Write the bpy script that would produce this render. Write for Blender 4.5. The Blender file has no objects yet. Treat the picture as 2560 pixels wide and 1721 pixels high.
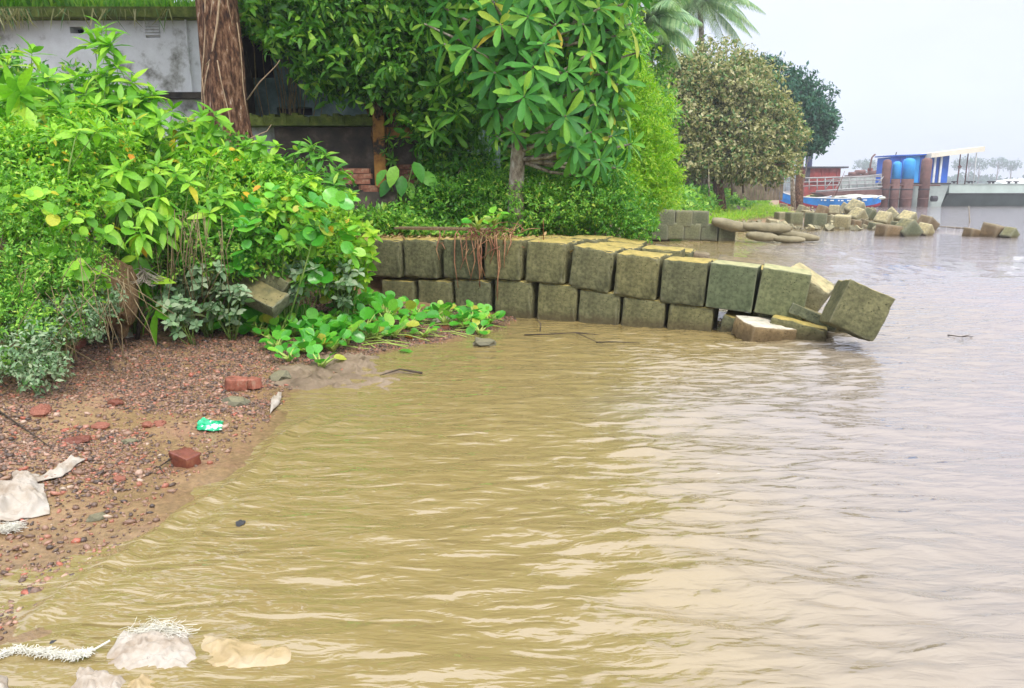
import bpy, bmesh, math, random
import numpy as np
from mathutils import Vector, Matrix, noise as mn
R = math.radians
random.seed(7); rng = np.random.default_rng(7)
scene = bpy.context.scene
C = scene.collection

# ------------------------------------------------------------------ camera, world, sun, exposure
F = 1900.0; H = 1.5; PITCH = math.atan((860.5 - 478) / F)
cam = bpy.data.cameras.new('camera'); cam.sensor_width = 36; cam.lens = F / 2560 * 36
cam.clip_start = 0.05; cam.clip_end = 6000
co = bpy.data.objects.new('camera', cam); C.objects.link(co)
co.location = (0, 0, H); co.rotation_euler = (math.pi / 2 - PITCH, 0, 0)
scene.camera = co

SUN_EL, SUN_AZ = R(45), R(158)      # azimuth clockwise from +Y
w = bpy.data.worlds.new('World'); scene.world = w; w.use_nodes = True
nt = w.node_tree; nt.nodes.clear()
def wn(t, **k):
    n = nt.nodes.new(t)
    for a, b in k.items(): setattr(n, a, b)
    return n
sky = wn('ShaderNodeTexSky', sky_type='NISHITA'); sky.sun_disc = False
sky.sun_elevation = SUN_EL; sky.sun_rotation = SUN_AZ; sky.dust_density = 3
tc = wn('ShaderNodeTexCoord'); sep = wn('ShaderNodeSeparateXYZ'); nt.links.new(tc.outputs['Generated'], sep.inputs[0])
cr = wn('ShaderNodeValToRGB'); nt.links.new(sep.outputs['Z'], cr.inputs[0])
e = cr.color_ramp.elements
e[0].position = 0.0; e[0].color = (0.57, 0.63, 0.75, 1)
e[1].position = 1.0; e[1].color = (.66, .66, .71, 1)
e2 = e.new(0.25); e2.color = (0.415, 0.43, 0.53, 1)
cn = wn('ShaderNodeTexNoise'); cn.inputs['Scale'].default_value = 2.2; cn.inputs['Detail'].default_value = 4; cn.inputs['Roughness'].default_value = .5
cmap = wn('ShaderNodeMapping'); cmap.inputs['Scale'].default_value = (1, 1, 2.5)
nt.links.new(tc.outputs['Generated'], cmap.inputs[0]); nt.links.new(cmap.outputs[0], cn.inputs[0])
mr = wn('ShaderNodeMapRange'); mr.inputs[1].default_value = .3; mr.inputs[2].default_value = .7; mr.inputs[3].default_value = 9.2; mr.inputs[4].default_value = 10.8
nt.links.new(cn.outputs[0], mr.inputs[0])
# brighter overhead, as an overcast sky is
mz = wn('ShaderNodeMapRange'); mz.inputs[1].default_value = 0; mz.inputs[2].default_value = 1; mz.inputs[3].default_value = .95; mz.inputs[4].default_value = 3.7
nt.links.new(sep.outputs['Z'], mz.inputs[0])
mm = wn('ShaderNodeMath', operation='MULTIPLY'); nt.links.new(mr.outputs[0], mm.inputs[0]); nt.links.new(mz.outputs[0], mm.inputs[1])
vm = wn('ShaderNodeVectorMath', operation='SCALE'); nt.links.new(cr.outputs[0], vm.inputs[0]); nt.links.new(mm.outputs[0], vm.inputs['Scale'])
mx = wn('ShaderNodeMix', data_type='RGBA'); mx.inputs[0].default_value = .9
nt.links.new(sky.outputs[0], mx.inputs[6]); nt.links.new(vm.outputs[0], mx.inputs[7])
bg = wn('ShaderNodeBackground'); bg.inputs[1].default_value = 0.1
nt.links.new(mx.outputs[2], bg.inputs[0])
wo = wn('ShaderNodeOutputWorld'); nt.links.new(bg.outputs[0], wo.inputs[0])

sl = bpy.data.lights.new('sun', 'SUN'); sl.energy = 1.5; sl.angle = R(12); sl.color = (1, .95, .86)
so = bpy.data.objects.new('sun', sl); C.objects.link(so)
sd = Vector((math.sin(SUN_AZ) * math.cos(SUN_EL), math.cos(SUN_AZ) * math.cos(SUN_EL), math.sin(SUN_EL)))
so.rotation_euler = sd.to_track_quat('Z', 'Y').to_euler()
so.location = sd * 50
vs = scene.view_settings; vs.view_transform = 'Standard'; vs.look = 'None'; vs.exposure = 0.6; vs.gamma = 1; vs.use_curve_mapping = False

# ------------------------------------------------------------------ place helpers (photo measurement -> metres)
cp, sp_ = math.cos(PITCH), math.sin(PITCH)
def ray(px, py):
    a = (px - 1280) / F; b = -(py - 860.5) / F
    return Vector((a, cp + b * sp_, -sp_ + b * cp))
def G(px, py, z=0.0):
    r = ray(px, py); t = (z - H) / r.z
    return Vector((0, 0, H)) + r * t
def D(px, py, Y):
    r = ray(px, py); return Vector((0, 0, H)) + r * (Y / r.y)

# ------------------------------------------------------------------ object helpers
def tag(o, label=None, cat=None, group=None, kind=None):
    if label: o['label'] = label
    if cat: o['category'] = cat
    if group: o['group'] = group
    if kind: o['kind'] = kind
    return o
def empty(name, loc, label, cat, group=None):
    o = bpy.data.objects.new(name, None); o.empty_display_size = .1; C.objects.link(o); o.location = loc
    return tag(o, label, cat, group)
def link(name, me, parent=None, loc=None):
    o = bpy.data.objects.new(name, me); C.objects.link(o)
    if parent is not None:
        o.parent = parent
        o.location = (Vector(loc) if loc is not None else Vector((0, 0, 0))) - parent.location if parent.parent is None else (Vector(loc) if loc is not None else Vector((0, 0, 0))) - parent.location - parent.parent.location
    elif loc is not None: o.location = loc
    return o
class MB:
    def __init__(s): s.v = []; s.f = []
    def add(s, vs, fs):
        b = len(s.v); s.v += [tuple(x) for x in vs]; s.f += [tuple(b + i for i in f) for f in fs]
    def box(s, c, size, M=None):
        x, y, z = [q / 2 for q in size]; c = Vector(c)
        vs = [Vector((i * x, j * y, k * z)) for i in (-1, 1) for j in (-1, 1) for k in (-1, 1)]
        if M is not None: vs = [M @ q for q in vs]
        s.add([q + c for q in vs], [(0, 1, 3, 2), (4, 6, 7, 5), (0, 4, 5, 1), (2, 3, 7, 6), (0, 2, 6, 4), (1, 5, 7, 3)])
    def tube(s, pts, rad, n=8, cap=True):
        pts = [Vector(p) for p in pts]; m = len(pts)
        if not hasattr(rad, '__len__'): rad = [rad] * m
        rings = []; up = Vector((.13, .31, .94)).normalized(); prev = None
        for i, p in enumerate(pts):
            d = (pts[min(i + 1, m - 1)] - pts[max(i - 1, 0)]).normalized()
            if prev is None: a = d.cross(up if abs(d.dot(up)) < .95 else Vector((1, 0, 0))).normalized()
            else: a = (prev - d * prev.dot(d)).normalized()
            prev = a; b = d.cross(a)
            rings.append([p + (a * math.cos(q * 2 * math.pi / n) + b * math.sin(q * 2 * math.pi / n)) * rad[i] for q in range(n)])
        fs = []
        for i in range(m - 1):
            for q in range(n): fs.append((i * n + q, i * n + (q + 1) % n, (i + 1) * n + (q + 1) % n, (i + 1) * n + q))
        if cap: fs.append(tuple(range(n))[::-1]); fs.append(tuple((m - 1) * n + q for q in range(n)))
        s.add([q for r in rings for q in r], fs)
    def mesh(s, name, mat, smooth=False, origin=None):
        me = bpy.data.meshes.new(name)
        o = Vector(origin) if origin is not None else Vector((0, 0, 0))
        me.from_pydata([tuple(Vector(v) - o) for v in s.v], [], s.f); me.materials.append(mat)
        if smooth: me.polygons.foreach_set('use_smooth', [True] * len(me.polygons))
        return me
    def obj(s, name, mat, parent=None, smooth=False):
        if parent is not None:
            org = parent.location.copy()
            if parent.parent is not None: org += parent.parent.location
            me = s.mesh(name, mat, smooth, org); o = bpy.data.objects.new(name, me); C.objects.link(o); o.parent = parent; return o
        c = Vector((0, 0, 0))
        for v in s.v: c += Vector(v)
        c /= len(s.v); c.z = min(v[2] for v in s.v)
        me = s.mesh(name, mat, smooth, c); o = bpy.data.objects.new(name, me); C.objects.link(o); o.location = c; return o

# ------------------------------------------------------------------ materials
def newmat(name):
    m = bpy.data.materials.new(name); m.use_nodes = True
    t = m.node_tree; b = t.nodes['Principled BSDF']
    return m, t, b
def N(t, typ, **k):
    n = t.nodes.new(typ)
    for a, b in k.items(): setattr(n, a, b)
    return n
def ramp(t, src, stops):
    r = N(t, 'ShaderNodeValToRGB'); t.links.new(src, r.inputs[0]); el = r.color_ramp.elements
    while len(el) < len(stops): el.new(.5)
    for q, (p, c) in zip(el, stops): q.position = p; q.color = (*c, 1)
    return r
def noise_tex(t, scale, detail=5, rough=.6, coord='Object', stretch=None, w=None):
    c = N(t, 'ShaderNodeTexCoord'); n = N(t, 'ShaderNodeTexNoise')
    n.inputs['Scale'].default_value = scale; n.inputs['Detail'].default_value = detail; n.inputs['Roughness'].default_value = rough
    if stretch:
        mp = N(t, 'ShaderNodeMapping'); mp.inputs['Scale'].default_value = stretch; t.links.new(c.outputs[coord], mp.inputs[0]); t.links.new(mp.outputs[0], n.inputs[0])
    else: t.links.new(c.outputs[coord], n.inputs[0])
    return n
def bump(t, b, src, strength=.5, dist=.02, prev=None):
    n = N(t, 'ShaderNodeBump'); n.inputs['Strength'].default_value = strength; n.inputs['Distance'].default_value = dist
    t.links.new(src, n.inputs['Height'])
    if prev is not None: t.links.new(prev.outputs[0], n.inputs['Normal'])
    t.links.new(n.outputs[0], b.inputs['Normal']); return n
def mat_noise(name, stops, scale=6, rough=.8, bs=.4, bd=.01, bscale=None, stretch=None, coord='Object', spec=.4):
    m, t, b = newmat(name); n = noise_tex(t, scale, 6, .65, coord, stretch)
    r = ramp(t, n.outputs[0], stops); t.links.new(r.outputs[0], b.inputs['Base Color'])
    b.inputs['Roughness'].default_value = rough; b.inputs['Specular IOR Level'].default_value = spec
    n2 = noise_tex(t, bscale or scale * 4, 8, .7, coord, stretch); bump(t, b, n2.outputs[0], bs, bd)
    return m
def mixc(t, f, a, b, mode='MIX'):
    m = N(t, 'ShaderNodeMix', data_type='RGBA', blend_type=mode)
    for i, q in ((0, f), (6, a), (7, b)):
        if isinstance(q, (int, float)): m.inputs[i].default_value = q
        elif isinstance(q, tuple): m.inputs[i].default_value = (*q, 1)
        else: t.links.new(q, m.inputs[i])
    return m.outputs[2]
def math_(t, op, a, b=None, clamp=False):
    m = N(t, 'ShaderNodeMath', operation=op, use_clamp=clamp)
    for i, q in ((0, a), (1, b)):
        if q is None: continue
        if isinstance(q, (int, float)): m.inputs[i].default_value = q
        else: t.links.new(q, m.inputs[i])
    return m.outputs[0]

def leafmat(name, stops, rough=.42, trans=.35, spec=.35):
    """per-leaf tint from the 'rnd' attribute (joined leaves) plus the object's random number (single leaves)"""
    m, t, b = newmat(name)
    at = N(t, 'ShaderNodeAttribute', attribute_name='rnd'); oi = N(t, 'ShaderNodeObjectInfo')
    f = math_(t, 'FRACT', math_(t, 'ADD', at.outputs['Fac'], oi.outputs['Random']))
    r = ramp(t, f, stops)
    n = noise_tex(t, 9, 2); c = mixc(t, .35, r.outputs[0], ramp(t, n.outputs[0], [(.3, (.45, .45, .4)), (.7, (1.25, 1.25, 1.1))]).outputs[0], 'MULTIPLY')
    t.links.new(c, b.inputs['Base Color']); b.inputs['Roughness'].default_value = rough; b.inputs['Specular IOR Level'].default_value = spec
    tr = N(t, 'ShaderNodeBsdfTranslucent'); c2 = mixc(t, 1.0, c, (1.15, 1.25, .5), 'MULTIPLY'); t.links.new(c2, tr.inputs[0])
    ms = N(t, 'ShaderNodeMixShader'); ms.inputs[0].default_value = trans
    t.links.new(b.outputs[0], ms.inputs[1]); t.links.new(tr.outputs[0], ms.inputs[2]); t.links.new(ms.outputs[0], t.nodes['Material Output'].inputs[0])
    return m
LM = {}
LM['bright'] = leafmat('leaf_bright', [(0, (0.100, 0.310, 0.020)), (.4, (0.200, 0.494, 0.035)), (.75, (0.338, 0.644, 0.050)), (.96, (0.450, 0.667, 0.060)), (1, (0.700, 0.414, 0.030))])
LM['fine'] = leafmat('leaf_fine', [(0, (0.075, 0.253, 0.030)), (.5, (0.188, 0.460, 0.055)), (.9, (0.375, 0.644, 0.090)), (1, (0.600, 0.667, 0.130))])
LM['mid'] = leafmat('leaf_mid', [(0, (0.050, 0.196, 0.025)), (.5, (0.125, 0.368, 0.040)), (.9, (0.250, 0.529, 0.060)), (1, (0.475, 0.598, 0.080))])
LM['dark'] = leafmat('leaf_dark', [(0, (0.037, 0.138, 0.020)), (.5, (0.100, 0.299, 0.035)), (.8, (0.200, 0.460, 0.050)), (1, (0.425, 0.644, 0.080))], trans=.35)
LM['tree'] = leafmat('leaf_tree', [(0, (0.037, 0.172, 0.030)), (.5, (0.088, 0.322, 0.045)), (.8, (0.175, 0.460, 0.055)), (.96, (0.350, 0.575, 0.070)), (1, (0.625, 0.483, 0.060))], rough=.45, trans=.3, spec=.25)
LM['lime'] = leafmat('leaf_lime', [(0, (0.150, 0.391, 0.020)), (.5, (0.300, 0.575, 0.030)), (1, (0.525, 0.680, 0.070))], trans=.45)
LM['grey'] = leafmat('leaf_dusty', [(0, (.14, .26, .13)), (.5, (.24, .36, .20)), (.85, (.40, .48, .32)), (1, (.10, .30, .06))], rough=.7, trans=.2, spec=.2)
LM['dry'] = leafmat('leaf_dry', [(0, (.22, .24, .09)), (.3, (.34, .34, .14)), (.55, (.50, .47, .24)), (.7, (.58, .54, .33)), (.76, (.16, .28, .09)), (1, (.10, .22, .08))], rough=.7, trans=.2, spec=.2)
LM['blue'] = leafmat('leaf_bluegreen', [(0, (.02, .09, .06)), (.6, (.04, .15, .09)), (1, (.09, .22, .12))], rough=.6, trans=.2, spec=.2)
LM['palm'] = leafmat('leaf_palm', [(0, (.16, .32, .16)), (.6, (.30, .48, .24)), (1, (.46, .58, .34))], rough=.5, trans=.3)
LM['hya'] = leafmat('leaf_hyacinth', [(0, (0.062, 0.322, 0.030)), (.5, (0.112, 0.460, 0.040)), (.9, (0.250, 0.598, 0.060)), (1, (0.562, 0.483, 0.080))], rough=.28, trans=.3, spec=.5)
LM['yellow'] = leafmat('leaf_yellow', [(0, (.65, .40, .03)), (.6, (.78, .48, .04)), (1, (.6, .2, .03))], rough=.5, trans=.3)
LM['grass'] = leafmat('grass_blade', [(0, (.08, .26, .02)), (.5, (.18, .45, .04)), (1, (.34, .55, .08))], rough=.5, trans=.4)

bark = mat_noise('bark', [(.36, (.03, .015, .01)), (.47, (.11, .05, .026)), (.56, (.23, .12, .065)), (.64, (.34, .21, .13)), (.68, (.62, .52, .42))], 22, .9, 1.0, .06, 26, (1, 1, .3))
bark_pale = mat_noise('bark_pale', [(.35, (.07, .055, .035)), (.5, (.27, .22, .16)), (.65, (.45, .42, .34))], 12, .9, .7, .01, 40, (1, 1, .5))
twig = mat_noise('twig', [(.3, (.10, .07, .03)), (.7, (.28, .22, .11))], 12, .8, .3)
twig_green = mat_noise('green_stem', [(.3, (.10, .20, .03)), (.7, (.24, .34, .08))], 12, .6, .3)
root_pale = mat_noise('aerial_root', [(.3, (.28, .18, .10)), (.7, (.50, .38, .25))], 14, .8, .4)
dead_red = mat_noise('dead_stem', [(.3, (.12, .03, .02)), (.5, (.30, .14, .07)), (.7, (.52, .36, .18))], 5, .7, .3)

def concrete(name, top, side_a, side_b, pit=.6):
    m, t, b = newmat(name)
    n = noise_tex(t, 3.2, 7, .65); n2 = noise_tex(t, 26, 6, .7); n3 = noise_tex(t, 9, 5, .6)
    oi = N(t, 'ShaderNodeObjectInfo')
    side = ramp(t, n.outputs[0], [(.3, side_a), (.7, side_b)]).outputs[0]
    side = mixc(t, .75, side, ramp(t, n2.outputs[0], [(.34, (.55, .55, .55)), (.62, (1.3, 1.3, 1.3))]).outputs[0], 'MULTIPLY')
    side = mixc(t, 1.0, side, ramp(t, oi.outputs['Random'], [(0, (.78, .82, .76)), (.5, (1, 1, 1)), (1, (1.25, 1.16, .98))]).outputs[0], 'MULTIPLY')
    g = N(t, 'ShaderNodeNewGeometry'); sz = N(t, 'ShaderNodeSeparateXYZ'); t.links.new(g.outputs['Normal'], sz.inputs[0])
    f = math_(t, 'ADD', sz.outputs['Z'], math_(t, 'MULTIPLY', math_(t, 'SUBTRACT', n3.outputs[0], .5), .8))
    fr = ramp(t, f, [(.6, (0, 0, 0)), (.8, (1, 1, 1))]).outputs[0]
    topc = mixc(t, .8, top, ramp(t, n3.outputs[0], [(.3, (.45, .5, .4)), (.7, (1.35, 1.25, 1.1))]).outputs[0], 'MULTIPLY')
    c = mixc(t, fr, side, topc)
    vo = N(t, 'ShaderNodeTexVoronoi'); vo.inputs['Scale'].default_value = 34; cc = N(t, 'ShaderNodeTexCoord'); t.links.new(cc.outputs['Object'], vo.inputs[0])
    pits = ramp(t, vo.outputs['Distance'], [(.10, (0, 0, 0)), (.26, (1, 1, 1))]).outputs[0]
    pmask = ramp(t, n.outputs[0], [(.46, (1, 1, 1)), (.56, (0, 0, 0))]).outputs[0]
    pit_h = mixc(t, pmask, pits, (1, 1, 1))
    c = mixc(t, .6, c, pit_h, 'MULTIPLY')
    pz = N(t, 'ShaderNodeSeparateXYZ'); t.links.new(g.outputs['Position'], pz.inputs[0])
    wl = ramp(t, math_(t, 'ADD', pz.outputs['Z'], math_(t, 'MULTIPLY', math_(t, 'SUBTRACT', n3.outputs[0], .5), .12)), [(.04, (1, 1, 1)), (.12, (0, 0, 0))]).outputs[0]
    c = mixc(t, math_(t, 'MULTIPLY', wl, .6), c, (.075, .052, .025))
    c = mixc(t, ramp(t, g.outputs['Pointiness'], [(.52, (0, 0, 0)), (.58, (.4, .4, .4))]).outputs[0], c, mixc(t, .5, side_b, (.42, .40, .30)))
    t.links.new(c, b.inputs['Base Color']); b.inputs['Roughness'].default_value = .85; b.inputs['Specular IOR Level'].default_value = .25
    b1 = bump(t, b, n2.outputs[0], pit, .012); bump(t, b, pit_h, .8, .012, b1)
    return m
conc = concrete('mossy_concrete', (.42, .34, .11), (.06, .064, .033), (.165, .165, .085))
conc_grn = concrete('green_concrete', (.40, .40, .22), (.085, .105, .055), (.145, .165, .09), .25)
conc_far = concrete('weathered_concrete', (.42, .37, .21), (.17, .155, .09), (.30, .27, .16), .3)
conc_dark = concrete('dark_concrete', (.22, .2, .1), (.09, .10, .06), (.15, .16, .09), .4)
conc_red = concrete('brownish_concrete', (.20, .16, .09), (.11, .08, .045), (.19, .14, .085), .4)
slab_white = concrete('pale_slab', (.60, .57, .50), (.20, .14, .07), (.30, .22, .11), .6)

# ------------------------------------------------------------------ terrain outline (world XY)
W0 = Vector((-1.80, 9.82)); WE = Vector((.92, -.392)); WN = Vector((-.392, -.92))     # near groyne: line, direction, face normal
def wallp(px, py=700, off=0.0):
    """point of the groyne's face plane seen at photo px,py; off moves it back into the groyne"""
    r = ray(px, py); n = Vector((WN.x, WN.y, 0)); p0 = Vector((W0.x, W0.y, 0)) - n * off
    t = (p0 - Vector((0, 0, H))).dot(n) / r.dot(n); return Vector((0, 0, H)) + r * t
def xy(v): return (v[0], v[1])
wA = wallp(1330, 800, .3); wB = wallp(1560, 700, 1.5)
S1 = [(-9, -6), (-3.6, -1), xy(G(-150, 1721)), xy(G(80, 1520)), xy(G(250, 1420)), xy(G(380, 1330)), xy(G(430, 1230)), xy(G(560, 1150)),
      xy(G(660, 1060)), xy(G(730, 965)), xy(G(860, 925)), xy(G(960, 880)), xy(G(1100, 858)), xy(G(1230, 828)), xy(wA), xy(wB), (1.9, 12.5),
      (2.6, 15), (3.4, 18), xy(G(1615, 605)), (4.45, 23.6), (5.6, 24), (7.0, 25.8), (8.6, 29.5), (10.6, 31.5), (13.5, 34), (18, 41), (21, 50), (24, 60), (28, 76), (48, 130), (90, 260), (100, 459),
      (-1600, 459), (-1600, -6)]
S2 = [(-9, -2), (-5.4, 2), xy(G(-330, 1080, .2)), xy(G(-60, 940, .2)), xy(G(90, 860, .2)), xy(G(260, 800, .2)), xy(G(560, 792, .2)), xy(G(760, 765, .2)), xy(wallp(880, 700, .0)), 
      xy(wallp(1010, 700, .25)), xy(wallp(1200, 700, .3)), xy(wallp(1400, 700, .5)), (1.2, 10.9), (1.6, 13), (2.2, 15), (3.0, 18), (3.6, 22.2), (4.2, 24.3), (5.2, 26),
      (6.2, 29), (7.5, 32), (9, 36), (12, 42), (17, 52), (21, 62), (25, 78), (44, 130), (84, 260), (90, 459), (-1600, 459), (-1600, -2)]
def sdist(X, Y, poly):
    P = np.array(poly, float); Q = np.roll(P, -1, 0); d = np.full(X.shape, 1e18); ins = np.zeros(X.shape, bool)
    for (ax, ay), (bx, by) in zip(P, Q):
        vx, vy = bx - ax, by - ay; t = np.clip(((X - ax) * vx + (Y - ay) * vy) / (vx * vx + vy * vy), 0, 1)
        d = np.minimum(d, (X - ax - t * vx) ** 2 + (Y - ay - t * vy) ** 2)
        c = ((ay > Y) != (by > Y)); xx = ax + (Y - ay) * vx / (vy if vy else 1e-9); ins ^= c & (X < xx)
    d = np.sqrt(d); return np.where(ins, d, -d)
def hashn(X, Y, s, seed=0):
    """smooth value noise"""
    x = X * s + seed * 17.3; y = Y * s - seed * 9.1; xi = np.floor(x); yi = np.floor(y); fx = x - xi; fy = y - yi
    fx = fx * fx * (3 - 2 * fx); fy = fy * fy * (3 - 2 * fy)
    h = lambda a, b: np.modf(np.abs(np.sin(a * 127.1 + b * 311.7 + seed) * 43758.5453))[0]
    return (h(xi, yi) * (1 - fx) + h(xi + 1, yi) * fx) * (1 - fy) + (h(xi, yi + 1) * (1 - fx) + h(xi + 1, yi + 1) * fx) * fy
def ss(a, b, x): t = np.clip((x - a) / (b - a), 0, 1); return t * t * (3 - 2 * t)
def height(X, Y):
    X = np.asarray(X, float); Y = np.asarray(Y, float)
    d1 = sdist(X, Y, S1); d2 = sdist(X, Y, S2)
    z = np.where(d1 > 0, np.minimum(d1 * .085, .2), np.maximum(d1 * .16, -1.2))
    z = z + ss(-.05, .75, d2) * .66 + ss(1.5, 6, d2) * .3
    near = 1 - ss(12, 16, Y)
    z = z + near * ((hashn(X, Y, 2.1, 1) - .5) * .06 + (hashn(X, Y, 6, 2) - .5) * .02 + (hashn(X, Y, 15, 3) - .5) * .012)
    z = z + ss(459, 480, Y) * 3.2
    return z
def hz(x, y): return float(height(np.array([x]), np.array([y]))[0])

def graded(lo, hi, step, far, g=1.25):
    a = list(np.arange(lo, hi + step / 2, step)); s = step; x = a[-1]
    while x < far: s *= g; x += s; a.append(x)
    s = step; x = a[0]; pre = []
    while x > -far * (1 if lo < 0 else .2): s *= g; x -= s; pre.append(x)
    return np.array(pre[::-1] + a)
def gridmesh(name, xs, ys, zf, mat, keep=None, smooth=True):
    X, Y = np.meshgrid(xs, ys); Z = zf(X, Y); n, m = X.shape
    V = np.stack([X, Y, Z], -1).reshape(-1, 3); idx = np.arange(n * m).reshape(n, m)
    q = np.stack([idx[:-1, :-1], idx[:-1, 1:], idx[1:, 1:], idx[1:, :-1]], -1).reshape(-1, 4)
    me = bpy.data.meshes.new(name); me.vertices.add(len(V)); me.vertices.foreach_set('co', V.ravel().astype(np.float32))
    me.loops.add(q.size); me.loops.foreach_set('vertex_index', q.ravel().astype(np.int32))
    me.polygons.add(len(q)); me.polygons.foreach_set('loop_start', np.arange(0, q.size, 4, dtype=np.int32))
    me.update(calc_edges=True); me.validate(); me.materials.append(mat)
    if smooth: me.polygons.foreach_set('use_smooth', np.ones(len(q), bool))
    return me

# ground material: wet mud, pinkish where brick grit lies, dark soil inland
m, t, b = newmat('mud')
n1 = noise_tex(t, 1.6, 5, .6); n2 = noise_tex(t, 30, 7, .75); g = N(t, 'ShaderNodeNewGeometry'); sz = N(t, 'ShaderNodeSeparateXYZ'); t.links.new(g.outputs['Position'], sz.inputs[0])
c1 = ramp(t, n1.outputs[0], [(.3, (.25, .17, .08)), (.55, (.28, .185, .095)), (.72, (.30, .165, .11))]).outputs[0]
c1 = mixc(t, .8, c1, ramp(t, n2.outputs[0], [(.3, (.5, .48, .46)), (.65, (1.35, 1.3, 1.25))]).outputs[0], 'MULTIPLY')
c1 = mixc(t, 1.0, c1, ramp(t, math_(t, 'ADD', sz.outputs['Z'], math_(t, 'MULTIPLY', n2.outputs[0], .02)), [(.01, (.78, .78, .78)), (.05, (1, 1, 1))]).outputs[0], 'MULTIPLY')
up = ramp(t, sz.outputs['Z'], [(.27, (0, 0, 0)), (.45, (1, 1, 1))]).outputs[0]
soil = ramp(t, n2.outputs[0], [(.3, (.05, .03, .014)), (.7, (.16, .10, .05))]).outputs[0]
t.links.new(mixc(t, up, c1, soil), b.inputs['Base Color'])
wet = ramp(t, math_(t, 'ADD', math_(t, 'MULTIPLY', sz.outputs['Z'], 3), math_(t, 'MULTIPLY', n1.outputs[0], .5)), [(.3, (.15, .15, .15)), (.65, (.7, .7, .7))]).outputs[0]
t.links.new(wet, b.inputs['Roughness']); bump(t, b, n2.outputs[0], .5, .012)
mud = m
gx = graded(-6, 3.6, .055, 1600, 1.3); gy = graded(1, 11.5, .055, 1600, 1.3)
gy = gy[gy > -30]
ground = link('ground', gridmesh('ground', gx, gy, height, mud)); tag(ground, 'brown muddy river bank and bed of brick grit and silt', None, None, 'structure')

# ------------------------------------------------------------------ water
WV = []
for i in range(34):
    lam = .095 * (1.10 ** i); base = R(72) if i % 3 else R(100); ang = base + random.gauss(0, .33)
    WV.append((2 * math.pi / lam * math.cos(ang), 2 * math.pi / lam * math.sin(ang), random.uniform(0, 6.28), .0027 * lam ** .42))
WL = [xy(G(60, 1560)), xy(G(170, 1475)), xy(G(300, 1390)), xy(G(430, 1300)), xy(G(560, 1225)), xy(G(640, 1170)), xy(G(700, 1090)), xy(G(790, 1045))]
def pdist(X, Y, P):
    d = np.full(X.shape, 1e18)
    sgn = np.zeros(X.shape)
    for (ax, ay), (bx, by) in zip(P[:-1], P[1:]):
        vx, vy = bx - ax, by - ay; tt = np.clip(((X - ax) * vx + (Y - ay) * vy) / (vx * vx + vy * vy), 0, 1)
        dd = (X - ax - tt * vx) ** 2 + (Y - ay - tt * vy) ** 2; cr_ = vx * (Y - ay) - vy * (X - ax)
        sgn = np.where(dd < d, np.sign(cr_), sgn); d = np.minimum(d, dd)
    return np.sqrt(d) * sgn
def waves(X, Y):
    wx = X + .25 * (hashn(X, Y, .9, 5) - .5); wy = Y + .25 * (hashn(X, Y, .8, 6) - .5)
    z = np.zeros(X.shape)
    for kx, ky, ph, a in WV: z += a * np.sin(kx * wx + ky * wy + ph)
    z = z + .35 * np.abs(z) * np.sign(z)
    amp = .35 + 1.1 * hashn(X, Y, .6, 8); shore = ss(-.02, 1.0, -sdist(X, Y, S1)) * .85 + .15
    fade = (1 - ss(16, 30, Y)) * ss(-3, 0, Y) * (1 - ss(9, 16, X)) * ss(-8, -6, X)
    d = pdist(X, Y, WL); crest = .024 * np.exp(-((d + .02) / .05) ** 2) + .009 * np.exp(-((d + .22) / .07) ** 2)
    return z * amp * shore * fade + crest
m, t, b = newmat('river_water')
n1 = noise_tex(t, .28, 4, .55); c = N(t, 'ShaderNodeTexCoord'); sp = N(t, 'ShaderNodeSeparateXYZ'); t.links.new(c.outputs['Object'], sp.inputs[0])
# ochre silt along the bank; sky reflection painted into the greyer colour offshore
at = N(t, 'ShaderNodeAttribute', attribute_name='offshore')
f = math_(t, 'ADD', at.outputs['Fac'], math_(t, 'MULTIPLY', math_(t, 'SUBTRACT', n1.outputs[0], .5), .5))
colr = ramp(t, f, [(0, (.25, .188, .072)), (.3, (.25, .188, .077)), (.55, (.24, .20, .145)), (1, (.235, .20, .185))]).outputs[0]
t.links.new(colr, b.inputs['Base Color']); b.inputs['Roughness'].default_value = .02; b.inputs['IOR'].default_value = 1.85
b.inputs['Specular IOR Level'].default_value = .5
w1 = noise_tex(t, 6.5, 1.5, .45, 'Object', (.5, 1.6, 1)); w2 = noise_tex(t, 17, 2, .5, 'Object', (.5, 1.5, 1)); w3 = noise_tex(t, 1.1, 2, .5, 'Object', (.35, 1.3, 1))
for q_ in (w1, w2, w3): q_.inputs['Distortion'].default_value = .6
q1 = bump(t, b, w3.outputs[0], 1, .03); q2 = bump(t, b, w1.outputs[0], 1, .028, q1); bump(t, b, w2.outputs[0], 1, .0075, q2)
water_m = m
wx_ = graded(-5, 8, .032, 1600, 1.22); wy_ = graded(1.2, 12.5, .026, 1600, 1.18); wy_ = wy_[wy_ > -30]
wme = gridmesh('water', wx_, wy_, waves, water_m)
nv = len(wme.vertices); cc = np.empty(nv * 3, np.float32); wme.vertices.foreach_get('co', cc); cc = cc.reshape(-1, 3)
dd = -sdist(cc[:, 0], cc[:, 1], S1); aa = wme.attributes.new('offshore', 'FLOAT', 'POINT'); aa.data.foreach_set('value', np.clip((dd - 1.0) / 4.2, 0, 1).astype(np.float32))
water = link('water', wme); tag(water, 'muddy olive brown river water with wind ripples, paler out in the stream', None, None, 'structure')

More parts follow.
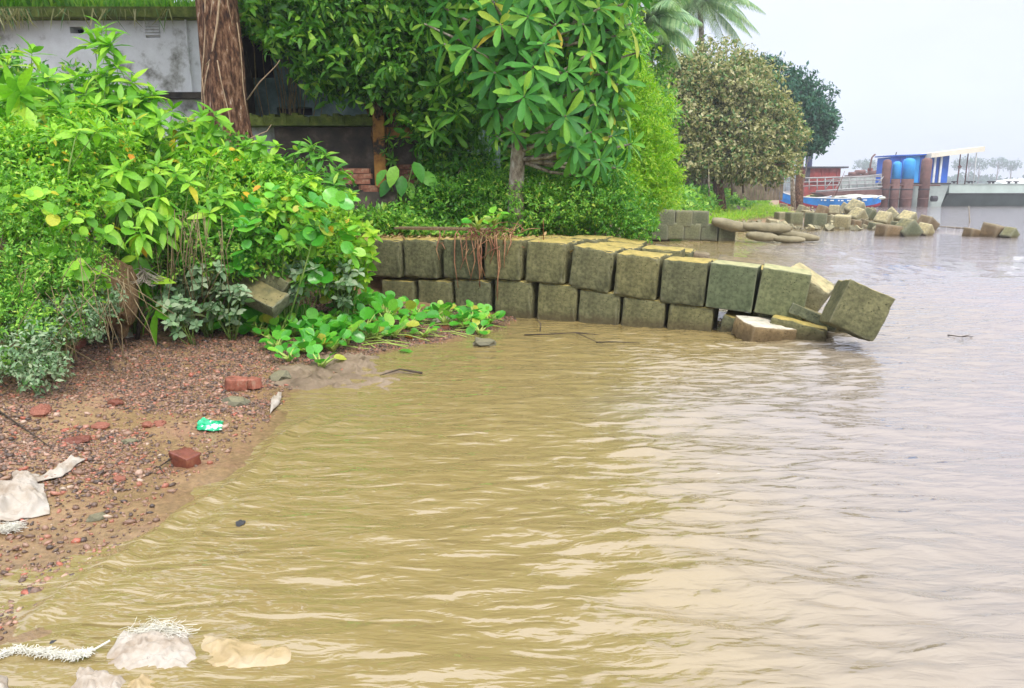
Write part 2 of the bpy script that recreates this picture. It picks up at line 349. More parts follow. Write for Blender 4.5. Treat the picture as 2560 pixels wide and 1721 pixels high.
# ------------------------------------------------------------------ leaf machinery
def leaf_template(kind):
    if kind == 'big':
        T = [0, .18, .45, .75, 1]; Wd = [.015, .105, .15, .10, 0]; V = []; Fc = []
        for i, (tt, ww) in enumerate(zip(T, Wd)):
            z = -.28 * tt ** 2; V += [(tt, -ww, z + ww * .35), (tt, 0, z), (tt, ww, z + ww * .35)]
        for i in range(4):
            a = i * 3; Fc += [(a, a + 1, a + 4, a + 3), (a + 1, a + 2, a + 5, a + 4)]
        return np.array(V), Fc
    if kind == 'lance':
        T = [0, .2, .5, .78, .93, 1]; Wd = [.012, .055, .115, .135, .08, 0]; V = []; Fc = []
        for i, (tt, ww) in enumerate(zip(T, Wd)):
            z = -.34 * tt ** 2; V += [(tt, -ww, z + ww * .3), (tt, 0, z), (tt, ww, z + ww * .3)]
        for i in range(5):
            a = i * 3; Fc += [(a, a + 1, a + 4, a + 3), (a + 1, a + 2, a + 5, a + 4)]
        return np.array(V), Fc
    if kind == 'oval':
        T = [0, .2, .5, .8, 1]; Wd = [.01, .20, .27, .16, 0]; V = []; Fc = []
        for i, (tt, ww) in enumerate(zip(T, Wd)):
            z = -.3 * tt ** 2; V += [(tt, -ww, z + ww * .3), (tt, 0, z), (tt, ww, z + ww * .3)]
        for i in range(4):
            a = i * 3; Fc += [(a, a + 1, a + 4, a + 3), (a + 1, a + 2, a + 5, a + 4)]
        return np.array(V), Fc
    if kind == 'small':
        return np.array([(0, 0, 0), (.45, -.22, .05), (.5, 0, -.03), (.45, .22, .05), (1, 0, -.16)]), [(0, 1, 2), (0, 2, 3), (1, 4, 2), (2, 4, 3)]
    if kind == 'blade':
        return np.array([(0, -.03, 0), (0, .03, 0), (.5, .028, .02), (.5, -.028, .02), (1, 0, -.12)]), [(0, 1, 2, 3), (3, 2, 4)]
    if kind == 'round':
        V = [(0, 0, 0)] + [(.5 - .5 * math.cos(a), .46 * math.sin(a), .10 * abs(math.sin(a)) + .04) for a in np.linspace(.35, 2 * math.pi - .35, 9)] + [(.5, 0, 0)]
        Fc = [(10, i, i + 1) for i in range(1, 9)] + [(10, 9, 0), (10, 0, 1)]
        return np.array(V), Fc
TPL = {k: leaf_template(k) for k in ('big', 'lance', 'oval', 'small', 'blade', 'round')}
def norm(a): return a / np.maximum(np.linalg.norm(a, axis=-1, keepdims=True), 1e-9)
def frames(Dv, U):
    x = norm(Dv); y = norm(np.cross(U, x)); z = np.cross(x, y); return x, y, z
def leaves_mesh(name, P, Dv, U, L, kind, mat, width=1.0, origin=(0, 0, 0)):
    V, Fc = TPL[kind]; x, y, z = frames(Dv, U); n = len(P); k = len(V)
    curl = rng.uniform(.3, 1.7, (n, 1, 1))
    P = P - np.array(origin)
    co_ = P[:, None, :] + L[:, None, None] * (V[None, :, 0, None] * x[:, None, :] + V[None, :, 1, None] * width * y[:, None, :] + curl * V[None, :, 2, None] * z[:, None, :])
    me = bpy.data.meshes.new(name); me.vertices.add(n * k); me.vertices.foreach_set('co', co_.ravel().astype(np.float32))
    fl = np.array([i for f in Fc for i in f]); ls = np.array([len(f) for f in Fc])
    li = (fl[None, :] + (np.arange(n) * k)[:, None]).ravel(); st = np.concatenate([[0], np.cumsum(np.tile(ls, n))[:-1]])
    me.loops.add(len(li)); me.loops.foreach_set('vertex_index', li.astype(np.int32))
    me.polygons.add(len(st)); me.polygons.foreach_set('loop_start', st.astype(np.int32))
    me.update(calc_edges=True)
    at = me.attributes.new('rnd', 'FLOAT', 'POINT'); at.data.foreach_set('value', np.repeat(rng.random(n), k).astype(np.float32))
    me.materials.append(mat)
    if kind != 'small': me.polygons.foreach_set('use_smooth', np.ones(len(st), bool))
    return me
ONE = {}
def one_leaf(kind, mat, width=1.0):
    key = (kind, mat.name, width)
    if key not in ONE:
        V, Fc = TPL[kind]; me = bpy.data.meshes.new('leaf'); me.from_pydata([(a, b_ * width, c_) for a, b_, c_ in V], [], Fc); me.materials.append(mat)
        me.polygons.foreach_set('use_smooth', [True] * len(me.polygons)); ONE[key] = me
    return ONE[key]
def put_leaves(root, P, Dv, U, L, kind, mat, width=1.0, single=0):
    """the 'single' leaves that show largest as objects of their own, the rest joined"""
    P = np.array(P, float); Dv = np.array(Dv, float); U = np.array(U, float); L = np.array(L, float)
    org = np.array(root.location)
    if single:
        sc = L / np.linalg.norm(P - np.array([0, 0, H]), axis=1) * (1 + .5 * rng.random(len(L)))
        # leaves on the side towards the river and camera come first
        cen = P.mean(0); sc = sc * (1 + .6 * np.clip((cen[1] - P[:, 1]) / (np.ptp(P[:, 1]) + 1e-6) * 2, -1, 1))
        o = np.argsort(-sc); a, r = o[:single], o[single:]
        x, y, z = frames(Dv, U); me = one_leaf(kind, mat, width)
        for i in a:
            ob = bpy.data.objects.new('leaf', me); C.objects.link(ob); ob.parent = root
            p = P[i] - org; s = L[i]
            ob.matrix_basis = Matrix(((x[i][0] * s, y[i][0] * s, z[i][0] * s, p[0]), (x[i][1] * s, y[i][1] * s, z[i][1] * s, p[1]), (x[i][2] * s, y[i][2] * s, z[i][2] * s, p[2]), (0, 0, 0, 1)))
    else: r = np.arange(len(P))
    if len(r):
        o = link('foliage', leaves_mesh('foliage', P[r], Dv[r], U[r], L[r], kind, mat, width, org), root, org)
        o.location = (0, 0, 0); o['kind'] = 'stuff'
def rosettes(tips, axes, n, L, spread=(35, 100), droop=.0, jitter=.25):
    P, Dv, U, Ls = [], [], [], []
    for tp, ax in zip(tips, axes):
        ax = Vector(ax).normalized(); a = ax.orthogonal().normalized(); b_ = ax.cross(a); k = max(3, int(n * random.uniform(.75, 1.25))); ph = random.uniform(0, 6.28)
        l0 = L * random.uniform(.75, 1.2)
        for i in range(k):
            th = ph + i * 2.399; el = R(spread[0] + (spread[1] - spread[0]) * (i + .5) / k + random.uniform(-10, 10))
            d = ax * math.cos(el) + (a * math.cos(th) + b_ * math.sin(th)) * math.sin(el); d.z -= droop * random.uniform(.5, 1.3)
            P.append(Vector(tp) - ax * (.25 * l0 * (i / k))); Dv.append(d); u = ax * math.sin(el) - (a * math.cos(th) + b_ * math.sin(th)) * math.cos(el) + Vector([random.gauss(0, jitter) for _ in range(3)])
            U.append(u); Ls.append(l0 * random.uniform(.75, 1.1) * (.65 + .35 * (i + 1) / k))
    return P, Dv, U, Ls
def crown_points(ells, n, lo=.55, hi=1.05, lump=.25, seed=0):
    """points in a lumpy shell of a union of ellipsoids, with outward normals"""
    vol = np.array([e_[3] * e_[4] + e_[4] * e_[5] + e_[3] * e_[5] for e_ in ells]); ch = rng.choice(len(ells), n, p=vol / vol.sum())
    E = np.array(ells, float)[ch]; u = norm(rng.normal(size=(n, 3))); r = lo + (hi - lo) * rng.random(n) ** .6
    r = r * (1 + lump * (np.sin(u[:, 0] * 5 + ch * 1.7 + seed) * np.sin(u[:, 1] * 6 + ch) + np.sin(u[:, 2] * 7 + u[:, 0] * 4 + ch)) * .6)
    P = E[:, :3] + u * E[:, 3:] * r[:, None]; Nn = norm(u / E[:, 3:])
    return P, Nn
def fine_mass(root, ells, ntwig, per, L, kind, mat, single=0, updown=.35, twiglen=.5, lo=.55, lump=.25, width=1.0, zmin=None):
    P, Nn = crown_points(ells, ntwig, lo, 1.03, lump)
    if zmin is not None: k = P[:, 2] > zmin; P, Nn = P[k], Nn[k]; ntwig = len(P)
    ax = norm(Nn + rng.normal(size=(ntwig, 3)) * .45 + np.array([0, 0, updown]))
    tt = rng.random((ntwig, per)); PP = P[:, None, :] + ax[:, None, :] * (tt * twiglen * L * 4)[..., None] + rng.normal(size=(ntwig, per, 3)) * L * .25
    dv = ax[:, None, :] * .5 + norm(rng.normal(size=(ntwig, per, 3))) * .9 + np.array([0, 0, -.15])
    uu = Nn[:, None, :] * .6 + rng.normal(size=(ntwig, per, 3)) * .45 + np.array([0, 0, .7])
    LL = L * rng.uniform(.6, 1.35, (ntwig, per)) * rng.uniform(.75, 1.2, (ntwig, 1))
    put_leaves(root, PP.reshape(-1, 3), dv.reshape(-1, 3), uu.reshape(-1, 3), LL.ravel(), kind, mat, width, single)
def stems(root, base, tips, rad, mat, name='stem', sep_=0, bend=.15, n=5, join_z=None):
    base = Vector(base); big = MB()
    for i, tp in enumerate(tips):
        tp = Vector(tp); L = (tp - base).length; j = Vector([random.gauss(0, bend) * L for _ in range(3)]); pts = []
        b0 = base + Vector((random.gauss(0, rad * 3), random.gauss(0, rad * 3), 0))
        for q in range(n + 1):
            s = q / n; pts.append(b0.lerp(tp, s) + j * math.sin(math.pi * s) * .5 + Vector((0, 0, .12 * L * math.sin(math.pi * s))))
        rr = [rad * (1 - .75 * q / n) for q in range(n + 1)]
        big.tube(pts, rr, 5)
    o = big.obj(name, mat, root, True); return o

# ------------------------------------------------------------------ concrete blocks
def block_mesh(name, s, mat, rough=.012, seed=0, n=9, chip=.02, dims=(1, 1, 1)):
    bm = bmesh.new(); bmesh.ops.create_cube(bm, size=1); bmesh.ops.subdivide_edges(bm, edges=bm.edges[:], cuts=n - 1, use_grid_fill=True)
    for v in bm.verts:
        c_ = Vector([math.copysign(.5 * (1 - (1 - min(1, 2 * abs(q_))) ** 1.9), q_) for q_ in v.co]); p = Vector((c_.x * dims[0], c_.y * dims[1], c_.z * dims[2])) * s
        k = sorted([.5 - abs(c_[i]) for i in range(3)])
        edge = max(0, 1 - k[1] / .05)                        # near an edge
        q = p * 6 + Vector((seed * 3.1, seed * 1.7, seed))
        ch = chip * edge * (0.35 + 1.6 * max(0, mn.noise(q * 1.3)))
        nn = mn.noise(q * 2.2) * rough * .6 + mn.noise(q * 5) * rough * .4
        p = p * (1 - ch / s * 1.2) + c_.normalized() * nn * s; v.co = p
    me = bpy.data.meshes.new(name); bm.to_mesh(me); bm.free(); me.materials.append(mat); me.polygons.foreach_set('use_smooth', [True] * len(me.polygons))
    return me
BS = .485
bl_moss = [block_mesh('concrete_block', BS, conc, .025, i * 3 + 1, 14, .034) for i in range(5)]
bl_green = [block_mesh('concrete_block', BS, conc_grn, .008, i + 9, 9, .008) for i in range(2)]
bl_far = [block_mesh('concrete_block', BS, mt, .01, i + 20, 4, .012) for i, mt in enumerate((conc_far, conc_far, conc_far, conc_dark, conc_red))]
def block(me, loc, rz=0, roll=0, tilt=0, label='', group=None, scale=(1, 1, 1), name='concrete_block', cat='concrete block'):
    o = bpy.data.objects.new(name, me); C.objects.link(o); o.location = loc
    o.rotation_mode = 'QUATERNION'
    o.rotation_quaternion = (Matrix.Rotation(rz, 4, 'Z') @ Matrix.Rotation(roll, 4, 'Y') @ Matrix.Rotation(tilt, 4, 'X')).to_quaternion(); o.scale = scale
    return tag(o, label, cat, group)
WR = math.atan2(WE.y, WE.x)
ordn = ['first', 'second', 'third', 'fourth', 'fifth', 'sixth', 'seventh', 'eighth', 'ninth', 'tenth', 'eleventh']
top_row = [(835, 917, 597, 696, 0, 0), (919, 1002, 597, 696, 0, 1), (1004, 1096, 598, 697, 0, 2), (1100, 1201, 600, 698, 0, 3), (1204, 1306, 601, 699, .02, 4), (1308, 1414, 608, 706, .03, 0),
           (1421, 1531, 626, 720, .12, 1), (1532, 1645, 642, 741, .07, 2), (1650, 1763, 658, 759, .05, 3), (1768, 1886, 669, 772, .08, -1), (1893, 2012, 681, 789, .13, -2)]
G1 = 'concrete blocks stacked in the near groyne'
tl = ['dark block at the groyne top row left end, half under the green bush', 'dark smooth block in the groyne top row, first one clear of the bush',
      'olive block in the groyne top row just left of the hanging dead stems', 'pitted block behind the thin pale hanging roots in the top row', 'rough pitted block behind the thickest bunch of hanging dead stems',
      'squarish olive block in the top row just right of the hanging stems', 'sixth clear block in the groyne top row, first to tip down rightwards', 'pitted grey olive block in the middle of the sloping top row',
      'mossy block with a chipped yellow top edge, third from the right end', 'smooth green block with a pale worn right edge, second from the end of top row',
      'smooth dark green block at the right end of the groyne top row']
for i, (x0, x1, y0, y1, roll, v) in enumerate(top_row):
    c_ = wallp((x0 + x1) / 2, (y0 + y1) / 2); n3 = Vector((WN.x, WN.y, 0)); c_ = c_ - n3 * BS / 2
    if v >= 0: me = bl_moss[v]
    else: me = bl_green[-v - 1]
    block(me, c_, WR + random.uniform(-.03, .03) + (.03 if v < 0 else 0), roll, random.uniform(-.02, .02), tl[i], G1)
    # blocks behind in the groyne's thickness
    for k in range(1, 4 if i < 8 else (3 if i < 10 else 1)):
        c2 = c_ - n3 * BS * 1.03 * k + Vector((WE.x, WE.y, 0)) * random.uniform(-.12, .12) + Vector((0, 0, random.uniform(-.05, .0) - (.05 if i > 7 else 0)))
        block(bl_moss[(i + k) % 5], c2, WR + random.uniform(-.07, .07), roll * .8 + random.uniform(-.03, .03), random.uniform(-.04, .03),
              'mossy topped %s rank block of the near groyne, %s from the left' % (['second', 'third', 'fourth'][k - 1], ordn[i]), 'blocks in the second rank of the near groyne' if k == 1 else 'blocks in the rear ranks of the near groyne')
bot_row = [(944, 1034, 702, 0, 3), (1038, 1126, 702, 0, 0), (1130, 1222, 702, 0, 2), (1229, 1330, 703, 0, 1), (1338, 1441, 712, .04, 3), (1443, 1547, 730, .05, 4), (1550, 1661, 748, .07, 0), (1665, 1781, 766, .07, 3), (1797, 1905, 800, .24, 2)]
blb = ['bottom row block at the far left of the groyne, buried by plants', 'dark block low in the groyne behind the leafy weeds', 'dark bottom row block behind the clump of water plants and stems', 'rough block of the bottom row just right of the water plants on the mud',
       'tall clean block in the bottom row beside a wide dark gap', 'heavily pitted brown block in the bottom row above the waterline', 'olive block with a pale streak in the middle of the bottom row',
       'bottom row block standing in the water left of the widest gap', 'tilted bottom row block sinking behind the pale slab']
for i, (x0, x1, yt, roll, v) in enumerate(bot_row):
    tpt = wallp((x0 + x1) / 2, yt); c_ = tpt - Vector((WN.x, WN.y, 0)) * (BS / 2 + .03); c_.z -= BS / 2
    block(bl_moss[v], c_, WR + random.uniform(-.02, .02), roll, random.uniform(-.02, .02), blb[i], G1)
# broken end of the groyne
Y_ = lambda px, off=0: wallp(px, 760, off)
c_ = wallp(2139, 771, -.25); block(block_mesh('concrete_block', .455, conc, .03, 41, 10, .015), c_ + Vector((0, 0, -.02)), WR + .18, R(23), R(-8), 'big tumbled block standing on its corner in the water at the groyne tip', G1)
c_ = wallp(2002, 716, .62); block(block_mesh('concrete_block', .5, conc_far, .02, 42, 12, .03), c_ + Vector((0, 0, -.10)), WR - .12, R(31), R(4), 'broken grey brown block leaning behind the right end of the top row', G1)
c_ = wallp(1990, 812, .12); block(bl_moss[2], c_ + Vector((0, 0, -.16)), WR, R(11), R(6), 'sunken block with a yellow top right under the end of the top row', G1, (1.15, .9, 1))
c_ = wallp(1910, 792, .25); block(bl_moss[4], c_ + Vector((0, 0, -.17)), WR + .5, R(8), 0, 'small chipped block wedged beneath the smooth green blocks', G1, (.6, .6, .9))
slab = block_mesh('concrete_slab', .5, slab_white, .03, 43, 10, .03, (1.15, 1.0, .42))
c_ = G(1932, 842, .02); block(slab, c_ + Vector((0, .1, .03)), WR + R(38), R(6), R(9), 'pale flat concrete slab lying tilted in the water before the groyne end', None, (1.15, .8, 1), 'concrete_slab', 'concrete slab')
c_ = G(2090, 840, 0); block(slab, c_ + Vector((.0, .25, -.03)), WR + R(-10), R(8), R(4), 'low stony slab awash between the pale slab and the tip block', None, (1.2, .7, .7), 'concrete_slab', 'concrete slab')
c_ = G(2110, 836, .0); block(block_mesh('concrete_slab', .5, conc, .02, 44, 8, .02, (1.3, .32, .3)), c_ + Vector((0, .05, .02)), WR + R(2), R(14), 0, 'long yellowish slab edge leaning under the tip block', None, (1.1, 1, 1), 'concrete_slab', 'concrete slab')
c_ = wallp(2030, 790, .2); block(block_mesh('concrete_slab', .5, conc_dark, .03, 45, 8, .02, (1.0, .8, .22)), c_, WR + R(5), R(22), R(-4), 'thin grey slab between the groyne top row and tip block', None, (1, 1, 1), 'concrete_slab', 'concrete slab')
# far side rubble lying on top
c_ = wallp(1850, 648, 1.05); block(bl_far[4], c_ - Vector((0, 0, .24)), WR + .1, R(5), R(3), 'brownish block behind the smooth green one, showing over the groyne top', G1, (1.1, .8, 1))
c_ = wallp(1700, 622, 1.9); block(bl_far[4], c_ - Vector((0, 0, .22)), WR + .2, R(9), R(2), 'low brown block on the far edge of the groyne', G1, (1.5, .6, .9))
c_ = wallp(2150, 765, .9); block(slab, c_ - Vector((0, 0, .33)), WR, R(8), 0, 'submerged slab just breaking the water behind the tip block', None, (.8, .5, .6), 'concrete_slab', 'concrete slab')

# ------------------------------------------------------------------ second groyne, sandbags, rubble
ordr8 = ['first', 'second', 'third', 'fourth', 'fifth', 'sixth', 'seventh', 'eighth']
G2 = 'concrete blocks stacked in the second groyne'
for i, (x, y, bz) in enumerate([(1668, 546, 0), (1711, 548, 0), (1752, 549, 0), (1690, 578, 0), (1732, 580, 0), (1774, 582, 0), (1818, 588, 0), (1650, 580, 0)]):
    p = D(x, y, 23.2); lb = ['upper left block of the second groyne next to the bright bush', 'middle block in the upper row of the second groyne', 'upper right block of second groyne touching the long sandbag',
        'lower left block of second groyne outlined by a dark joint', 'second block of the lower row in the second groyne', 'third block of lower row in the second groyne at the waterline',
        'half sunk block at the right end of the second groyne below the sandbag', 'shadowed block of the second groyne behind the black debris'][i]
    block(bl_far[3], p + Vector((0, .25, 0)), random.uniform(-.03, .03), .02, 0, lb, G2, (1.03, 1, 1.03))
    block(bl_far[3], p + Vector((0, .78, 0)), random.uniform(-.03, .03), .02, 0, 'rear block of the second groyne, %s counted back of the face' % ordr8[i], 'rear blocks of the second groyne')
sack_m = mat_noise('sandbag_cloth', [(.3, (.16, .14, .08)), (.6, (.27, .235, .14)), (.8, (.34, .30, .20))], 3, .9, .5, .02, 14)
def sandbag(a, b_, r, label, flat=.6):
    a = Vector(a); b_ = Vector(b_); d = b_ - a; L = d.length; n = 14; k = 14; V = []; Fc = []
    x = d.normalized(); y = Vector((0, 0, 1)).cross(x).normalized(); z = x.cross(y)
    for i in range(n + 1):
        s = i / n; rr = r * min(1, (math.sin(math.pi * min(max(s, .02), .98))) ** .24); pinch = 1
        for q in range(k):
            th = q * 2 * math.pi / k; u = Vector((s * 7, math.cos(th) * 1.5, math.sin(th) * 1.5 + L)); w_ = 1 + .12 * mn.noise(u) + .05 * mn.noise(u * 3)
            V.append(a + d * s + (y * math.cos(th) * 1.25 + z * math.sin(th) * flat) * rr * w_ - Vector((0, 0, .10 * math.sin(math.pi * s) * r)))
    for i in range(n):
        for q in range(k): Fc.append((i * k + q, i * k + (q + 1) % k, (i + 1) * k + (q + 1) % k, (i + 1) * k + q))
    Fc += [tuple(range(k))[::-1], tuple(n * k + q for q in range(k))]
    mb = MB(); mb.add(V, Fc); o = mb.obj('sandbag', sack_m, None, True); tag(o, label, 'sandbag', 'long sandbags on the second groyne'); return o
Ys = 22.9
sandbag(D(1780, 552, Ys + .3), D(1872, 572, Ys + .1), .21, 'long grey sandbag draped over the upper blocks of the second groyne', .8)
sandbag(D(1856, 566, Ys), D(1975, 572, Ys), .2, 'swollen sandbag lying in the middle on top of the others', .8)
sandbag(D(1868, 588, Ys - .3), D(1942, 594, Ys - .2), .17, 'lower sandbag at the waterline under the swollen one', .8)
sandbag(D(1925, 578, Ys + .1), D(2046, 597, Ys), .16, 'rightmost sandbag tapering down into the water', .8)
sandbag(D(1930, 596, Ys - .3), D(2010, 600, Ys - .2), .15, 'small flat sandbag awash beneath the rightmost one', .7)

# rubble bank: (px, base py, yaw, roll, tilt, variant, scale)
rub = [(1835, 528, .3, .1, .2, 0, 1.1), (1862, 520, .8, .5, .1, 0, 1.1), (1842, 546, .1, 0, 0, 3, 1), (1870, 548, .2, .05, 0, 0, 1), (1905, 552, .1, 0, 0, 0, 1.1), (1930, 546, .4, .3, .2, 2, .7), (1958, 556, .15, 0, .05, 0, 1.1),
       (1990, 562, .1, 0, 0, 3, 1.25), (2045, 568, .25, .05, 0, 3, 1.35), (2085, 562, .1, .2, 0, 0, .9), (2112, 574, -.5, .05, .1, 0, 1.25), (1900, 530, .5, .3, 0, 3, 1.0), (1935, 526, .2, 0, .2, 1, 1), (1975, 530, .6, .2, .2, 1, 1),
       (2010, 535, .3, .4, .1, 2, 1.1), (2060, 540, .7, .5, .2, 4, 1.2), (2090, 540, 1.0, .6, 0, 1, 1.2), (2145, 540, .8, .7, .4, 0, 1.75), (2120, 528, .2, .5, .3, 0, 1.3), (2150, 556, .6, .8, .3, 1, 1.3), (2180, 548, .4, .6, .3, 3, 1.1),
       (1960, 517, .3, .1, .1, 1, 1.1), (1885, 512, .3, .4, .2, 1, 1), (1915, 512, .2, .1, .1, 3, 1.1), (2140, 572, .3, .1, .1, 4, .8),
       (2165, 570, .2, .5, .2, 4, .7), (1930, 567, .2, .1, .2, 1, .7), (2030, 578, .2, .3, .4, 2, .4), (1975, 575, .6, .3, .4, 2, .35), (2020, 548, .1, .1, .1, 0, 1.0), (1818, 538, .3, .2, .1, 3, .9)]
ordr = ['first', 'second', 'third', 'fourth', 'fifth', 'sixth', 'seventh', 'eighth', 'ninth', 'tenth', 'eleventh', 'twelfth', 'thirteenth', 'fourteenth', 'fifteenth', 'sixteenth', 'last', 'end', 'far']
def rrow(y): return 0 if y >= 545 else (1 if y >= 524 else 2)
for i, (x, y, yw, rl, tlt, v, s) in enumerate(rub):
    rk = sorted(q[0] for q in rub if rrow(q[1]) == rrow(y)).index(x)
    y = y + (6 if y < 530 else 0); s = s * (.85 if y < 532 else 1); zb = .0 if y > 560 else min(.1, (560 - y) * .003); p = G(x, y, zb); hs = BS * s * .5
    block(bl_far[v], p + Vector((0, hs, hs * .8)), yw, rl, tlt,
          {2: 'grey block on the left of the rubble bank under the weeds', 10: 'pale upright block on the right front edge of the rubble bank', 8: 'large dark square block at the water edge of the rubble bank', 17: 'large block standing on its corner atop the rubble, before the blue boat'}.get(i,
          'weathered block, %s from left in the rubble bank %s' % (ordr[rk], ['front row at waterline', 'middle row', 'back row'][rrow(y)])), 'tumbled blocks in the rubble bank', (s, s, s))
# small filler debris along that bank
mb = MB()
for i in range(420):
    x = random.uniform(1800, 2190); y = random.uniform(520, 578); zb = .0 if y > 560 else min(.1, (560 - y) * .003); p = G(x, y, zb); s = random.uniform(.08, .3)
    mb.box(p + Vector((random.uniform(-.3, .3), random.uniform(0, 1), s * .2)), (s, s * random.uniform(.6, 1), s * .6), Matrix.Rotation(random.uniform(0, 6), 3, (random.random(), random.random(), 1)))
tag(mb.obj('rubble', conc_far), 'small broken concrete rubble filling gaps between the tumbled blocks', 'rubble', None, 'stuff')
# blocks out in the water
wat = [(2215, 562, .9, .75, .2, 0, 1.25, 'tilted block at the left of the cluster standing in the river'), (2240, 560, .5, .6, .6, 1, 1.45, 'tallest block of the cluster in the river, resting on its edge'),
       (2275, 562, .8, .9, .3, 0, 1.3, 'pointed block at the back right of the river cluster'), (2230, 592, .15, .08, .05, 4, 1.25, 'flat fronted block low in front of the river cluster'),
       (2277, 592, .3, .78, .1, 3, 1.25, 'block tilted like a roof in front of the river cluster'), (2325, 575, .4, .55, .2, 4, 1.2, 'outlying block right of the river cluster near the fallen pole'),
       (2318, 590, .7, .7, .2, 1, .9, 'small block peaking from the water right of the roof shaped one'), (2195, 575, .1, .1, .1, 3, .9, 'low dark block awash left of the river cluster'), (2255, 575, .2, .1, .1, 3, 1.0, 'sunken block in the middle of the river cluster'),
       (2438, 592, .2, .15, .1, 4, .85, 'low reddish block in the river, left of the lone pair by the right edge'), (2500, 594, .3, .15, .2, 4, 1.3, 'rounded block alone in the river near the right edge'),
       (2532, 596, .5, .7, .1, 3, .75, 'thin tilted block leaning beside the rounded one at the right edge')]
for x, y, yw, rl, tlt, v, s, lb in wat:
    p = G(x, y, 0); hs = BS * s * .5; block(bl_far[v], p + Vector((0, hs, hs * (.55 if rl > .4 else .25))), yw, rl, tlt, lb, 'blocks scattered in the river', (s, s, s))

# black debris left of second groyne
dk = mat_noise('black_debris', [(.3, (.02, .022, .025)), (.6, (.07, .07, .07)), (.8, (.3, .3, .3))], 6, .5, .6, .02)
def rock_mesh(name, mat, seed, sub=2, amp=.35, squash=.6):
    bm = bmesh.new(); bmesh.ops.create_icosphere(bm, subdivisions=sub, radius=1)
    for v in bm.verts:
        k = 1 + amp * mn.noise(v.co * 1.3 + Vector((seed * 5, 0, seed))) + amp * .4 * mn.noise(v.co * 3.5 + Vector((seed, 7, 0))); v.co *= k; v.co.z *= squash
    me = bpy.data.meshes.new(name); bm.to_mesh(me); bm.free(); me.materials.append(mat); return me
def rock(mat, loc, s, label, cat, name='rock', seed=0, sub=3, sq=.6, rz=0, group=None):
    o = link(name, rock_mesh(name, mat, seed, sub, .5, sq), None, loc); o.scale = s if hasattr(s, '__len__') else (s, s, s); o.rotation_euler = (0, 0, rz); return tag(o, label, cat, group)
for i, (x, y, s, lb) in enumerate([(1632, 585, .34, 'black plastic wrapped debris heap at the foot of bright bush'), (1655, 575, .28, 'dark crumpled debris lump leaning on the second groyne'), (1612, 572, .3, 'dark debris lump half under the bright bush')]):
    rock(dk, G(x, y + 8, 0) + Vector((0, .1, .15)), (s, s, s * 1.3), lb, 'debris', 'debris', i + 3, 3, .8, i)

# ------------------------------------------------------------------ gravel on the near beach
stone_m, t, b = newmat('brick_grit')
at = N(t, 'ShaderNodeAttribute', attribute_name='rnd')
cc_ = ramp(t, at.outputs['Fac'], [(0, (.06, .042, .033)), (.25, (.12, .075, .05)), (.5, (.21, .12, .075)), (.8, (.31, .19, .125)), (.94, (.36, .10, .055)), (1, (.46, .36, .26))]).outputs[0]
nn_ = noise_tex(t, 40, 4); cc_ = mixc(t, .5, cc_, ramp(t, nn_.outputs[0], [(.3, (.5, .5, .5)), (.7, (1.4, 1.4, 1.4))]).outputs[0], 'MULTIPLY')
t.links.new(cc_, b.inputs['Base Color']); b.inputs['Roughness'].default_value = .38
ico = bmesh.new(); bmesh.ops.create_icosphere(ico, subdivisions=1, radius=1); iv = np.array([v.co[:] for v in ico.verts]); ifc = [[v.index for v in f.verts] for f in ico.faces]; ico.free()
def stones(name, P, S, mat, label, embed=.25):
    n = len(P); k = len(iv); a = rng.uniform(0, 6.28, n); ca, sa = np.cos(a), np.sin(a)
    V = iv[None] * (1 + rng.uniform(-.3, .3, (n, k, 1))) * np.stack([S * rng.uniform(.8, 1.5, n), S * rng.uniform(.6, 1, n), S * rng.uniform(.4, .8, n)], -1)[:, None, :]
    tlt = rng.uniform(-.5, .5, n); x = V[..., 0] * np.cos(tlt)[:, None] - V[..., 2] * np.sin(tlt)[:, None]; z = V[..., 0] * np.sin(tlt)[:, None] + V[..., 2] * np.cos(tlt)[:, None]
    X = x * ca[:, None] - V[..., 1] * sa[:, None]; Yv = x * sa[:, None] + V[..., 1] * ca[:, None]
    Q = np.stack([X, Yv, z], -1) + P[:, None, :] + np.stack([0 * S, 0 * S, S * embed], -1)[:, None, :]
    me = bpy.data.meshes.new(name); me.vertices.add(n * k); me.vertices.foreach_set('co', Q.ravel().astype(np.float32)); fl = np.array(ifc)
    li = (fl.ravel()[None] + (np.arange(n) * k)[:, None]).ravel(); me.loops.add(len(li)); me.loops.foreach_set('vertex_index', li.astype(np.int32))
    me.polygons.add(n * len(ifc)); me.polygons.foreach_set('loop_start', np.arange(0, len(li), 3, dtype=np.int32)); me.update(calc_edges=True)
    at = me.attributes.new('rnd', 'FLOAT', 'POINT'); at.data.foreach_set('value', np.repeat(rng.random(n), k).astype(np.float32)); me.materials.append(mat)
    o = link(name, me); tag(o, label, 'gravel', None, 'stuff'); return o
X = rng.uniform(-5.5, 1.0, 400000); Y = rng.uniform(1.6, 9.2, 400000)
d1 = sdist(X, Y, S1); d2 = sdist(X, Y, S2)
# world density map: heaps in the middle and back of the beach, bare silt patches in front
dens = ss(-.08, .10, d1) * (1 - ss(.1, .5, d2)) * (.20 + .80 * ss(.40, .56, .6 * hashn(X, Y, 1.3, 11) + .4 * hashn(X, Y, 3.7, 12) + .13 * ss(3.6, 5.2, Y)))
dens *= (1 - ss(-.9, .4, X) * .75)
k = rng.random(len(X)) < dens * .62; X, Y = X[k], Y[k]
S = np.clip(rng.lognormal(-4.95, .45, len(X)), .004, .028)
stones('gravel', np.stack([X, Y, height(X, Y)], -1), S, stone_m, 'wet brick grit and pebbles strewn over the muddy beach')
print('stones', len(X))

